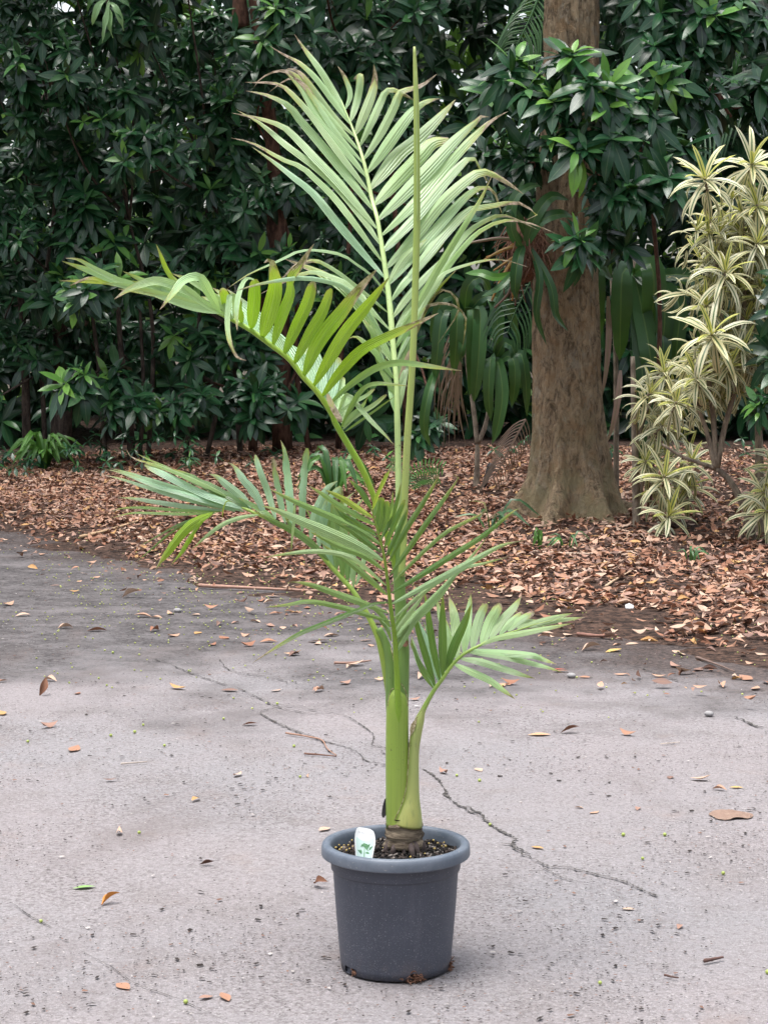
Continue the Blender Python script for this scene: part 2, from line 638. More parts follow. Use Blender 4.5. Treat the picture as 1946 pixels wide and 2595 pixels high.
    fis = n.noise(19, 8, .78, coord=n.obj_co((1, 1, .42)), dist=.9)
    fis2 = n.noise(60, 5, .7, coord=n.obj_co((1, 1, .4)))
    blot = n.noise(5.5, 5, .65, coord=co)
    c = n.mix(n.step(fis, .34, .60), (.10, .070, .043), (.47, .345, .215))
    c = n.mix(n.math('MULTIPLY', n.step(fis2, .45, .7), .45), c, (.54, .44, .32))
    c = n.mix(n.math('MULTIPLY', n.step(blot, .50, .62), .50), c, (.36, .22, .11))
    c = n.mix(n.math('MULTIPLY', n.step(n.noise(8, 5, .65, coord=n.obj_co((1.1, 1, .8))), .56, .66), .45), c, (.42, .38, .30))
    lowm = n.math('SUBTRACT', 1.0, n.step(sz.outputs[2], .2, 1.1))
    c = n.mix(n.math('MULTIPLY', n.math('MULTIPLY', lowm, n.step(n.noise(6, 5, coord=co), .42, .62)), .7), c, (.31, .275, .16))
    lich = n.step(n.noise(9, 5, .6, coord=n.obj_co((1, 1.2, .9))), .64, .69)
    lm = n.math('SUBTRACT', 1.0, n.step(sz.outputs[2], .9, 1.6))
    c = n.mix(n.math('MULTIPLY', n.math('MULTIPLY', lich, lm), .6), c, (.36, .38, .29))
    h = n.math('ADD', fis, n.math('MULTIPLY', fis2, .4))
    M['bark'] = n.bsdf(c, .92, .2, bump=h, bstr=1, bdist=.07)

    def bark(name, c1, c2):
        n = NT(name)
        a = n.noise(25, 5, .7, coord=n.obj_co((1, 1, .35)))
        return n.bsdf(n.mix(n.step(a, .35, .68), c1, c2), .9, .2, bump=a, bstr=.7, bdist=.01)
    M['stem_red'] = bark('red_brown_bark', (.055, .028, .020), (.17, .090, .062))
    M['stem_grey'] = bark('grey_bark', (.14, .11, .085), (.36, .30, .23))
    M['stem_dark'] = bark('dark_bark', (.04, .03, .025), (.13, .10, .08))
    n = NT('white_plastic'); M['white'] = n.bsdf((.80, .81, .80), .35, .5)
    n = NT('tag_print_pale'); M['tag_pale'] = n.bsdf((.60, .76, .70), .35, .5)
    n = NT('tag_print_green'); a = n.noise(300, 2, coord=n.obj_co()); M['tag_green'] = n.bsdf(n.mix(a, (.06, .20, .09), (.25, .50, .26)), .35, .5)
    n = NT('tag_print_grey'); M['tag_grey'] = n.bsdf((.52, .52, .54), .4, .5)
    n = NT('black_plastic'); M['black'] = n.bsdf((.012, .013, .016), .4, .5)
    n = NT('litter_white'); M['paper'] = n.bsdf((.7, .7, .7), .8, .2)


build_materials()

K = W / 1659.0          # the overview picture used for measuring was 1659 px wide


def proj(p):
    d = np.asarray(p, float) - np.array([0, 0, CAM_H])
    fwd = d[1] * cp - d[2] * sp
    up = d[1] * sp + d[2] * cp
    return W / 2 + FPX * d[0] / fwd, H / 2 - FPX * up / fwd


def in_frame(p, m=0):
    if p[1] < 0.5: return False
    u, v = proj(p)
    return -m < u < W + m and -m < v < H + m


# ------------------------------------------------------------------ ground
def build_ground():
    s = 300
    o = obj('ground', [(-s, -s, -.03), (s, -s, -.03), (s, s, -.03), (-s, s, -.03)], [(0, 1, 2, 3)], M['ground'])
    tag(o, kind='structure')
    # paving: gently uneven sheet
    xs = np.linspace(-9, 9, 91); ys = np.linspace(-4, 18, 111)
    X, Y = np.meshgrid(xs, ys)
    Z = np.array([[0.004 * mnoise.noise(Vector((x * .8, y * .8, 0))) for x in xs] for y in ys]) - .002
    v = np.stack([X, Y, Z], -1).reshape(-1, 3)
    nx = len(xs)
    f = np.array([(j * nx + i, j * nx + i + 1, (j + 1) * nx + i + 1, (j + 1) * nx + i) for j in range(len(ys) - 1) for i in range(nx - 1)], np.int32)
    pav = obj('pavement', v, f, M['pavement'])
    tag(pav, kind='structure')
    # garden bed: rises gently behind the paving
    xs = np.linspace(-9, 9, 181); ys = np.linspace(6, 34, 241)
    X, Y = np.meshgrid(xs, ys)
    Z = bed_z(X, Y)
    N = np.array([[mnoise.fractal(Vector((x * 1.3, y * 1.3, 3)), 1, 2, 4) for x in xs] for y in ys])
    N2 = np.array([[mnoise.fractal(Vector((x * 6, y * 6, 9)), 1, 2, 4) for x in xs] for y in ys])
    Z = np.where(Z < -.045, -.06, Z + N * .022 + N2 * .010)
    v = np.stack([X, Y, Z], -1).reshape(-1, 3)
    nx = len(xs)
    f = np.array([(j * nx + i, j * nx + i + 1, (j + 1) * nx + i + 1, (j + 1) * nx + i) for j in range(len(ys) - 1) for i in range(nx - 1)], np.int32)
    bed = obj('garden_bed', v, f, M['bed'])
    tag(bed, kind='structure')
    return pav, bed


pavement, bed = build_ground()


def crack(pts, w):
    P = np.array([G(u, v) for u, v in pts])
    S = spline(P, max(8, int(len(P) * 9)))
    vv, ff = [], []
    for i, c in enumerate(S):
        t = unit(S[min(i + 1, len(S) - 1)] - S[max(i - 1, 0)])
        s = np.array([t[1], -t[0], 0])
        j = (random.random() - .5) * w * 1.1
        taper = min(1, i / 5 + .15, (len(S) - 1 - i) / 5 + .15)
        a = w * (.06 + 1.15 * random.random() ** 2.5) * taper
        b = w * (.06 + 1.15 * random.random() ** 2.5) * taper
        c = c + s * j
        vv += [c - s * a + (0, 0, .0032), c + (0, 0, .0036), c + s * b + (0, 0, .0032)]
    for i in range(len(S) - 1):
        k = i * 3
        ff += [(k, k + 3, k + 4, k + 1), (k + 1, k + 4, k + 5, k + 2)]
    obj('crack', vv, ff, M['crack'], pavement)


def px(ox, oy, sc, *xy):
    return [(ox + xy[i] / sc, oy + xy[i + 1] / sc) for i in range(0, len(xy), 2)]


c2 = (0, 1300, 1.952); c5 = (700, 1600, 2.458); c9 = (1150, 1950, 2.084); c4 = (0, 1800, 1.952)
crack(px(*c2, 730, 715, 830, 745, 960, 800, 1080, 840, 1180, 870, 1290, 920, 1370, 960, 1520, 990, 1659, 1000), .006)
crack(px(*c2, 1370, 965, 1290, 985, 1330, 1020, 1430, 1070, 1560, 1120, 1640, 1145), .006)
crack(px(*c2, 1080, 720, 1140, 780, 1250, 800, 1400, 830, 1420, 850), .005)
crack(px(*c5, 0, 455, 210, 490, 400, 520, 490, 560, 600, 640, 600, 710, 680, 730, 760, 790, 890, 850), .005)
crack(px(*c5, 0, 570, 280, 680, 480, 740, 560, 810, 680, 830), .005)
crack(px(*c5, 890, 850, 960, 890, 1040, 970, 1070, 1040, 1180, 1110, 1290, 1170), .008)
crack(px(*c9, 60, 195, 130, 235, 190, 295, 310, 360, 320, 420, 430, 480), .010)
crack(px(*c9, 430, 480, 500, 515, 600, 520, 700, 545, 800, 570, 900, 595, 1000, 645, 1085, 680), .007)
crack(px(*c9, 470, 520, 560, 570, 650, 595), .005)
crack(px(*c9, 220, 395, 300, 400, 400, 455), .008)
crack(px(*c4, 60, 955, 150, 1020, 260, 1080), .003)
crack(px(*c4, 400, 1195, 560, 1280, 680, 1360, 900, 1440, 1110, 1540), .0018)
crack(px(1150, 1400, 2.084, 960, 600, 1180, 680, 1300, 700), .006)
crack(px(1150, 1400, 2.084, 1480, 870, 1600, 920, 1680, 930), .012)


# ------------------------------------------------------------------ big tree
def build_tree():
    base = G(1437, 1318)
    base[1] += .28
    base[2] = ground_z(base[0], base[1])
    t = empty('tree', base, 'large tree with rough tan bark and a flared, buttressed foot', 'tree')
    Yc = base[1]
    # rows: display y, centre x, width
    rows = [(-420, 1236, 110), (0, 1236, 117), (300, 1229, 124), (540, 1220, 138), (700, 1220, 142), (850, 1226, 152), (950, 1231, 162), (1020, 1234, 172), (1065, 1234, 186)]
    pts = []
    for dy, cx, w in rows:
        p = at(cx * K, dy * K, Yc)
        pts.append((*p, .5 * w * K * mpp(Yc, p[2])))
    pts = pts[::-1]
    pts = [(base[0] + .02, base[1], base[2] - .12, pts[0][3] * 1.03)] + pts
    zs = np.array([p[2] for p in pts]); cx = np.array([p[0] for p in pts]); rr = np.array([p[3] for p in pts])
    NA, NZ = 120, 240
    zz = np.concatenate([np.linspace(zs[0], zs[0] + .9, 90), np.linspace(zs[0] + .92, zs[-1], NZ - 90)])
    lob = [(-2.75, .20, .33), (-1.95, .17, .20), (-1.15, .17, .26), (-.35, .20, .09), (.6, .3, .07), (1.6, .3, .2), (2.5, .3, .22)]
    v = []
    for z in zz:
        h = z - base[2]
        x0 = np.interp(z, zs, cx); r0 = np.interp(z, zs, rr)
        for k in range(NA):
            a = 2 * math.pi * k / NA
            fl = 0
            for la, lw, ls in lob:
                d = (a - la + math.pi) % (2 * math.pi) - math.pi
                fl += ls * math.exp(-(d / lw) ** 2) * math.exp(-max(h, 0) / .13) * 1.15
            fl += .06 * math.exp(-max(h, 0) / .25)
            q = Vector((math.cos(a) * 5.0, math.sin(a) * 5.0, z * 1.6))
            b = mnoise.fractal(q * 1.0, 1, 2, 5) * .016 + mnoise.noise(Vector((math.cos(a) * 1.2, math.sin(a) * 1.2, z * .9))) * .014
            q2 = Vector((math.cos(a) * 11, math.sin(a) * 11, z * 3.5))
            ridg = abs(mnoise.noise(q2)) * .016
            r = r0 + fl * (1 + .35 * mnoise.noise(q * .5)) + b * (1 + 1.5 * math.exp(-max(h, 0) / .25)) - ridg
            v.append((x0 + r * math.cos(a), base[1] + r * math.sin(a), z - .10 * fl))
    f = [(j * NA + k, j * NA + (k + 1) % NA, (j + 1) * NA + (k + 1) % NA, (j + 1) * NA + k) for j in range(NZ - 1) for k in range(NA)]
    obj('trunk', v, np.array(f, np.int32), M['bark'], t)
    # surface roots running out over the litter
    for (a, b, c, r) in (((1170, 1105), (1120, 1112), (1085, 1117), .05), ((1260, 1118), (1300, 1125), (1345, 1128), .045), ((1195, 1115), (1180, 1128), (1150, 1135), .045), ((1330, 1095), (1365, 1105), (1400, 1108), .05)):
        P = [G(q[0] * K, q[1] * K) for q in (a, b, c)]
        P = [p + (0, .05, 0.0) for p in P]
        P[2][2] -= .03
        vv, ff, uu = tube(P, [r * 1.4, r, r * .3], 10, 14, rough=.15)
        obj('surface_root', vv, ff, M['bark'], t)
    top = np.array([cx[-1], base[1], zs[-1]])
    for dx, dy, dz in ((-2.2, -1.0, 2.0), (2.4, .5, 2.4), (.2, 2.5, 2.6), (-.8, 1.2, 3.2)):
        vv, ff, uu = tube([top - (0, 0, .3), top + np.array([dx, dy, dz]) * .45 + (0, 0, .2), top + np.array([dx, dy, dz])], [.16, .11, .05], 8, 10)
        obj('limb', vv, ff, M['bark'], t)
    tp = [leaf_template(3, .4, .2, .3)]
    items = []
    for k in range(5200):  # crown of the tree, out of view, spread back to keep the hedge shaded
        p = np.array([RNG.uniform(-8, 8.5), RNG.uniform(12.8, 26), RNG.uniform(5.8, 8.4)])
        d = unit(RNG.normal(size=3) + (0, 0, -.4))
        items.append((0, frame(d, (RNG.normal() * .4, RNG.normal() * .4, 1)) * RNG.uniform(.24, .4), p, np.array([.03, .07, .025]) * RNG.uniform(.7, 1.4)))
    scatter_mesh('crown', tp, items, M['shrub'], t)
    return t, base


tree, tree_base = build_tree()

# ------------------------------------------------------------------ shrubs
SHRUB_TPL = [leaf_template(5, .32, .18, .22), leaf_template(5, .29, .25, .38), leaf_template(5, .35, .12, .10)]
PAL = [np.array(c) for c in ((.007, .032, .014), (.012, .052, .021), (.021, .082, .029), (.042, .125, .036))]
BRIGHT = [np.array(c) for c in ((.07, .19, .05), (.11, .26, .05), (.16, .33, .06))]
SHRUB_ME = {}


def shrub_leaf_mesh(t, c):
    key = (t, c)
    if key not in SHRUB_ME:
        tv, tf, tu = SHRUB_TPL[t]
        cc = (PAL + BRIGHT)[c]
        SHRUB_ME[key] = new_mesh('leaf', tv, tf, M['shrub'], tu, np.tile(cc, (len(tv), 1)))
    return SHRUB_ME[key]


def rosette(axis, size, bright=0.0, n=None):
    a = unit(axis)
    e1 = unit(np.cross(a, (0.3, .9, .2))); e2 = np.cross(a, e1)
    n = n or random.randint(9, 12)
    out = []
    ph0 = random.random() * 6.28
    for k in range(n):
        phi = ph0 + k * 2.39996
        inner = k < n * .30
        th = R(random.uniform(35, 66)) if inner else R(random.uniform(74, 108))
        d = math.cos(th) * a + math.sin(th) * (math.cos(phi) * e1 + math.sin(phi) * e2)
        d = d + np.array([0, 0, -.12 if inner else -.42])
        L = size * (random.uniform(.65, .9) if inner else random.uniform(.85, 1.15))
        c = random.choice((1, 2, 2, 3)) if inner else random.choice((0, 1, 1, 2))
        if bright and (inner or random.random() < bright * .25) and random.random() < bright:
            c = 4 + random.choice((0, 1, 1, 2))
        out.append((random.randrange(3), frame(d, a + np.array([random.gauss(0, .15), random.gauss(0, .15), .35])) * L, c))
    return out


def shrub(name, label, base, blobs, stems, group='glossy evergreen shrubs', size=.225, n_single=28, stem_mat='stem_red', gap=None):
    t = empty(name, base, label, 'shrub', group)
    for P, r in stems:
        vv, ff, uu = tube(P, r, 7, 14, rough=.08)
        obj('stem', vv, ff, M[stem_mat], t)
    heads = []
    for (c, r, cnt, br) in blobs:
        q = min((P[j] for P, _ in stems for j in range(1, len(P))), key=lambda w_: np.linalg.norm(w_ - c))
        mid = (q + c) / 2 + np.array([random.gauss(0, .08), .05, random.uniform(-.15, .02)])
        vv, ff, uu = tube([q, mid, c], [.014, .011, .006], 6, 8, rough=.15)
        obj('branch', vv, ff, M[stem_mat], t)
        for _ in range(2):
            e = c + unit(RNG.normal(size=3) + (0, -.3, .2)) * r * .8
            vv, ff, uu = tube([c - (0, 0, r * .3), (c + e) / 2 + RNG.normal(size=3) * .04, e], [.008, .006, .004], 5, 6)
            obj('twig', vv, ff, M[stem_mat], t)
        for _ in range(cnt):
            d = unit(RNG.normal(size=3))
            if d[1] > .25 and random.random() < .75: d[1] = -d[1]
            if d[2] < -.5: d[2] = -d[2]
            p = c + r * d * np.array([1, .8, 1]) * random.uniform(.7, 1.08)
            ax = unit(d * .5 + np.array([0, -.62, .42]) + RNG.normal(size=3) * .22)
            heads.append((p, ax, size * random.choice((.55, .75, .95, 1.1, 1.3)) * random.uniform(.93, 1.07), 1.0 if random.random() < br else 0.0))
    heads.sort(key=lambda h: h[0][1])
    single, rest = [], []
    for h in heads:
        (single if len(single) < n_single and in_frame(h[0], -10) else rest).append(h)
    items = []
    for p, ax, s, br in rest:
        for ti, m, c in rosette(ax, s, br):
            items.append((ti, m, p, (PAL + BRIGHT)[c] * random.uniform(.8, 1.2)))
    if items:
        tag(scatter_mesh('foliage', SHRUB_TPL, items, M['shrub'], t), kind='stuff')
    for p, ax, s, br in single:
        vv, ff, uu = tube([p, p - ax * .07, p - ax * .16 + (0, .03, -.02)], [.005, .006, .007], 5, 4)
        sp_ = link('sprig', new_mesh('sprig', np.array(vv) - p, ff, M['stem_dark']), t, p - np.array(t.location))
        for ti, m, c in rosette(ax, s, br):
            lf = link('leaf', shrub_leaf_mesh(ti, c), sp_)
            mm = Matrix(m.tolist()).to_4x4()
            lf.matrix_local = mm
    return t


def B(lst, Y, dens=1.0):
    """blobs from (x, y, radius[, depth offset, brightness]) measured on the overview"""
    out = []
    for b in lst:
        x, y, r = b[:3]
        dy = b[3] if len(b) > 3 else 0
        br = b[4] if len(b) > 4 else .06
        p = at(x * K, y * K, Y + dy)
        rm = r * K * mpp(Y + dy) * .9
        p = p + np.array([0, random.uniform(-.45, .45) if Y > 16 else 0, 0])
        out.append((p, rm, int(dens * 24 * (rm / .4) ** 2) + 3, br))
    return out


def S(lst, Y):
    """stems from pixel polylines: ([(x, y), ...], radius in overview px)"""
    out = []
    for pts, r in lst:
        P = [at(x * K, y * K, Y) for x, y in pts]
        if P[0][2] - ground_z(P[0][0], P[0][1]) < .3:
            P[0] = np.array([P[0][0], P[0][1], ground_z(P[0][0], P[0][1]) - .05])
        rr = np.linspace(1.15, .6, len(P)) * r * K * mpp(Y)
        out.append((P, rr))
    return out


YH = 19.4
gp = lambda x, y=YH: (x, y, ground_z(x, y))
shrub('shrub', 'dark glossy evergreen shrub cut off by the left picture edge', gp(-3.9),
      B([(-160, 150, 150), (-90, 430, 140), (40, 520, 85), (15, 640, 75), (50, 770, 85), (-110, 720, 140), (60, 90, 110), (30, 240, 95), (-30, 880, 60), (-200, 880, 100), (-60, -60, 160), (70, 380, 80, .7)], YH),
      S([([(130, 960), (135, 780), (120, 600)], 22), ([(60, 960), (50, 700), (20, 400)], 9), ([(100, 940), (90, 700), (120, 420), (100, 200)], 5), ([(-90, 960), (-80, 500), (-60, 100)], 15)], YH + .5), size=.17, stem_mat='stem_dark')
shrub('shrub', 'dark glossy evergreen shrub with low leaf whorls behind the strap-leaf clump', gp(-2.2),
      B([(120, 170, 85, -.2, .2), (200, 240, 100, -.2), (130, 300, 75), (200, 520, 90), (215, 640, 70, -.3, .25), (200, 400, 90, .6), (235, 855, 60, -.3, .2), (180, 830, 40, -.3, .5), (290, 760, 70, .5), (240, 90, 90), (160, -60, 130), (120, 640, 60), (200, 740, 60, .4), (290, 890, 55, -.2)], YH),
      S([([(285, 985), (278, 860), (262, 760), (255, 640)], 8), ([(300, 980), (310, 850), (300, 600)], 5), ([(230, 960), (215, 800), (200, 680), (190, 600)], 5), ([(320, 960), (330, 700), (280, 480)], 5), ([(190, 700), (110, 640), (60, 590)], 6)], YH + .3), stem_mat='stem_dark')
shrub('shrub', 'dense dark evergreen shrub with bright tips behind the arching left frond', gp(-1.15),
      B([(330, 350, 95, -.2, .25), (450, 420, 80), (420, 250, 100), (330, 180, 90), (480, 330, 80, -.1, .15), (420, 600, 75), (350, 625, 60), (540, 440, 55, -.2), (400, 770, 75, .2), (330, 890, 50, -.2, .15), (420, 885, 55, -.2), (300, 50, 100), (450, 80, 85), (400, -90, 140), (470, 520, 60, .4), (500, 200, 80, .5)], YH),
      S([([(445, 970), (470, 850), (420, 800), (380, 740)], 5), ([(520, 960), (500, 700), (460, 400)], 6), ([(400, 960), (430, 700), (450, 420)], 5), ([(490, 700), (400, 640), (330, 600)], 4)], YH + .4), size=.20, stem_mat='stem_dark')
shrub('shrub', 'dark evergreen shrub with red-brown trunks behind the tall palm frond', gp(-.1),
      B([(600, 90, 90), (570, 200, 70, .2), (700, 150, 90, -.1), (800, 150, 75, -.1), (520, 570, 65, -.1, .2), (600, 885, 65, -.2), (530, 870, 55, -.2), (690, 310, 90, .7), (760, 470, 90, .8), (850, 300, 80, .8), (800, 620, 90, .7), (900, 760, 80, .8), (680, 720, 90, .7), (770, 880, 60, .3), (930, 940, 40, -1.5), (640, 600, 70, .5), (700, -60, 130), (870, 40, 80, .3), (900, 480, 80, .9), (620, 420, 60, .9), (540, 760, 60, .5)], YH),
      S([([(610, 990), (605, 700), (600, 470), (590, 330), (560, 80), (540, -60)], 20), ([(545, 980), (560, 700), (585, 560), (570, 380)], 9), ([(670, 980), (640, 800), (640, 600), (600, 420)], 6), ([(520, 60), (515, -60)], 18), ([(500, 870), (440, 820), (400, 790)], 5), ([(730, 980), (740, 700), (760, 400), (740, 100)], 6), ([(880, 990), (870, 700), (840, 300)], 8)], YH + .5))
YE = tree_base[1] - .75
shrub('shrub', 'glossy green shrub whose leafy branches hang across the big tree trunk', (tree_base[0] + .75, YE + .6, ground_z(tree_base[0] + .75, YE + .6)),
      B([(1110, 180, 50, .2, .5), (1165, 235, 55, 0, .5), (1235, 150, 50, 0, .35), (1270, 215, 65, -.1, .35), (1228, 318, 52, -.1, .3), (1290, 330, 65, -.1, .3), (1370, 260, 70, .2, .2), (1420, 160, 80, .4), (1510, 90, 90, .5), (1400, 50, 80, .5), (1580, 70, 90, .6), (1480, 215, 70, .5), (1330, 440, 60), (1420, 420, 60, .1), (1302, 405, 45, 0, .2), (1245, 535, 30, -.2, .6), (1460, 360, 50, .3), (1570, 230, 70, 1.2), (1130, 370, 50, .6), (1065, 220, 45, .6, .3), (1640, 220, 60, 1.2), (1350, 330, 60, .1), (1480, -60, 110, .6), (1320, 530, 40, .2), (1100, 440, 40, .8), (1060, 350, 45, 1.2)], YE, 1.25),
      S([([(1400, 1090), (1425, 700), (1408, 420), (1425, 230), (1445, 0)], 5), ([(1415, 430), (1350, 250), (1260, 190)], 5), ([(1388, 205), (1420, 222), (1480, 215), (1540, 190)], 6), ([(1410, 300), (1300, 380), (1230, 520)], 4), ([(1430, 150), (1500, 90), (1600, 60)], 6)], YE + .7), size=.215, n_single=30)
shrub('shrub', 'bright green leaf tips of a shrub entering at the right picture edge', (2.75, 12.6, ground_z(2.75, 12.6)),
      B([(1672, 620, 36, 0, .8), (1675, 690, 36, 0, .7), (1668, 875, 34, 0, .4), (1740, 640, 60), (1740, 800, 70), (1690, 760, 30, .2)], 12.3),
      S([([(1760, 1180), (1750, 900), (1740, 700), (1680, 640)], 7), ([(1750, 900), (1700, 880)], 4)], 12.4), size=.17, n_single=16, group='glossy evergreen shrubs')


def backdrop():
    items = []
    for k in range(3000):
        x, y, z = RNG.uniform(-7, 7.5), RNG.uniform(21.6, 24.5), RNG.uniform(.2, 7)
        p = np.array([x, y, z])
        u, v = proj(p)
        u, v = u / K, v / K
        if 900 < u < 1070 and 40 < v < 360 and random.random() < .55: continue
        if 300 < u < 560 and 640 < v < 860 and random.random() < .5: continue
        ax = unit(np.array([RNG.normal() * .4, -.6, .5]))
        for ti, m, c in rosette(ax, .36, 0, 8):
            items.append((ti, m, p, PAL[c % 4] * random.uniform(.6, 1.1)))  # leaf tones lowered here so the gaps behind the hedge read as shade
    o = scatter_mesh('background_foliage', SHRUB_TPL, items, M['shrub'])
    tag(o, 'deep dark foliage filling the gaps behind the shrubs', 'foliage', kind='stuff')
    items = []
    for k in range(22000):
        p = np.array([RNG.uniform(-11, 12), RNG.uniform(26, 32), RNG.uniform(.2, 11)])
        d = unit(RNG.normal(size=3) + (0, 0, -.3))
        items.append((random.randrange(3), frame(d, (RNG.normal() * .5, -.4, .8)) * RNG.uniform(.35, .65), p, np.array([.12, .24, .04]) * RNG.uniform(.5, 1.3)))
    o = scatter_mesh('far_foliage', SHRUB_TPL, items, M['far_leaf'])
    tag(o, 'sunny light green garden glimpsed through gaps in the hedge', 'foliage', kind='stuff')
    items = []
    for k in range(9000):  # leaf belt added behind and beside the camera to block low sky light
        a = RNG.uniform(R(145), R(395))
        rr_ = RNG.uniform(15, 19)
        p = np.array([rr_ * math.cos(a), 4 + rr_ * math.sin(a), RNG.uniform(.2, 8.5)])
        if p[1] > 13: continue
        d = unit(RNG.normal(size=3) + (0, 0, -.3))
        items.append((random.randrange(3), frame(d, (RNG.normal() * .5, RNG.normal() * .5, .8)) * RNG.uniform(.8, 1.5), p, np.array([.035, .08, .03]) * RNG.uniform(.7, 1.3)))
    o = scatter_mesh('sky_blocker_trees', SHRUB_TPL, items, M['shrub'])
    tag(o, 'added belt of trees out of view that blocks low sky light', 'trees', kind='stuff')
    # low dark ground cover at the foot of the hedge
    items = []
    for k in range(120):
        x = RNG.uniform(-4.5, -1.7) if k < 90 else RNG.uniform(-1.7, 3.5)
        y = RNG.uniform(18.0, 19.6)
        p = np.array([x, y, ground_z(x, y) + RNG.uniform(.05, .30 if k < 90 else .15)])
        for ti, m, c in rosette(np.array([RNG.normal() * .3, -.4, .9]), .10, .05, 6):
            items.append((ti, m, p, (PAL + BRIGHT)[c] * 1.2))
    o = scatter_mesh('undergrowth', SHRUB_TPL, items, M['shrub'])
    tag(o, 'low dark ground cover creeping along the foot of the hedge', 'ground cover', kind='stuff')


backdrop()

# ------------------------------------------------------------------ strap-leaved plants, dracaenas
GREENS = dict(pg=(.21, .36, .15), d=(.026, .078, .027), m=(.046, .125, .036), b=(.075, .20, .030), l=(.10, .24, .04), br=(.19, .115, .085), yb=(.36, .20, .055), pk=(.40, .26, .22), or_=(.42, .20, .05))


def blade(parent, pts, Y, w, col, name='leaf', prof='strap', n0=(0, -1, .55), dY=0.0, fold=.2, n=12, wave=0.0, mat='straps', twist=0.0):
    """blade along pixel points of the overview; w in overview px"""
    m = len(pts)
    P = [at(x * K, y * K, Y + dY * math.sin(i / (m - 1) * math.pi)) for i, (x, y) in enumerate(pts)]
    v, f, uv = ribbon(P, w * K * mpp(Y), n0, prof, fold, n, wave=wave, twist=twist)
    c = np.array(GREENS[col]) * random.uniform(.85, 1.15)
    return obj(name, v, f, M[mat], parent, uv=uv, col=np.tile(c, (len(v), 1)))


def corn_left():
    b = G(1028 * K, 1055 * K)
    Y = b[1]
    t = empty('corn_plant', b, 'corn plant with forked thin cane and drooping strap leaves left of the tree', 'plant', 'strap-leaved corn plants')
    for P, r in S([([(1028, 1056), (1030, 1010), (1031, 955)], 7), ([(1031, 958), (1022, 880), (1010, 800), (1003, 700)], 5), ([(1031, 958), (1048, 920), (1058, 860), (1062, 780)], 5)], Y):
        vv, ff, uu = tube(P, r, 8, 16, rough=.12)
        obj('cane', vv, ff, M['stem_grey'], t)
    for pts, w, c in [
        ([(1003, 700), (1020, 660), (1020, 760), (1015, 860)], 30, 'm'), ([(1003, 690), (1035, 660), (1035, 740), (1028, 830), (1022, 870)], 32, 'm'),
        ([(1003, 690), (990, 670), (985, 740), (980, 810)], 30, 'm'), ([(1003, 690), (960, 670), (945, 760), (940, 830)], 30, 'd'),
        ([(1003, 690), (1060, 640), (1075, 720), (1068, 780)], 32, 'm'), ([(1003, 690), (1010, 620), (1040, 600), (1060, 640)], 28, 'd'),
        ([(1003, 690), (975, 640), (950, 660), (930, 740)], 24, 'd'), ([(1062, 790), (1075, 780), (1085, 850), (1075, 920), (1062, 960)], 30, 'm'),
        ([(1062, 790), (1060, 770), (1055, 850), (1060, 910)], 26, 'm'), ([(1062, 790), (1105, 770), (1112, 830), (1104, 880)], 26, 'm'),
        ([(1062, 790), (1120, 760), (1135, 820), (1138, 900)], 22, 'd'), ([(1062, 790), (1090, 740), (1110, 760), (1125, 840)], 24, 'd'),
        ([(940, 800), (925, 850), (915, 920), (930, 965)], 22, 'm'), ([(1003, 700), (998, 740), (996, 770), (1000, 790)], 18, 'm'),
        ([(1003, 690), (1045, 640), (1095, 660), (1120, 740)], 26, 'd')]:
        blade(t, pts, Y, w, c, dY=-.18, wave=.06, n0=(random.uniform(-.4, .4), -1, .4))
    # withered skirt of the palm behind it
    d = empty('dead_palm_frond', G(980 * K, 1010 * K), 'withered brown palm frond skirt hanging behind the forked cane', 'palm frond')
    for k in range(34):
        x0 = 985 + random.uniform(-12, 14); y0 = random.uniform(700, 830)
        x1 = x0 + random.uniform(-45, 25); y1 = y0 + random.uniform(90, 170)
        blade(d, [(x0, y0), ((x0 + x1) / 2 - random.uniform(-4, 14), (y0 + y1) / 2 - 12), (x1, y1)], Y + .5 + random.uniform(-.1, .2), 3.2, 'br', 'leaflet', 'grass', n=6)
    d2 = empty('dead_palm_frond', G(1120 * K, 1040 * K), 'dry grey palm frond lying against the foot of the big tree', 'palm frond')
    blade(d2, [(1135, 905), (1105, 960), (1075, 1020), (1062, 1040)], Y - .3, 5, 'br', 'rachis', 'grass', n=8)
    for k in range(16):
        s = k / 15
        x0, y0 = 1135 - 70 * s, 905 + 125 * s
        blade(d2, [(x0, y0), (x0 - 25 + 10 * s, y0 + 12), (x0 - 60 + 20 * s, y0 + 48)], Y - .3, 2.6, 'br', 'leaflet', 'grass', n=6)
        blade(d2, [(x0, y0), (x0 + 8, y0 + 25), (x0 + 8, y0 + 65 - 20 * s)], Y - .3, 2.6, 'br', 'leaflet', 'grass', n=6)
    s = empty('irrigation_riser', G(1045 * K, 1052 * K), 'small leaning black plastic irrigation riser in the litter', 'riser')
    ps = [at(1045 * K, 1053 * K, Y - .1), at(1050 * K, 1035 * K, Y - .1), at(1058 * K, 1012 * K, Y - .1)]
    vv, ff, uu = tube(ps, [.022, .02, .026], 8, 8)
    obj('pipe', vv, ff, M['black'], s)
    vv, ff, uu = tube([ps[2], ps[2] + (.02, 0, .035)], [.034, .03], 10, 4)
    obj('cap', vv, ff, M['black'], s)


corn_left()


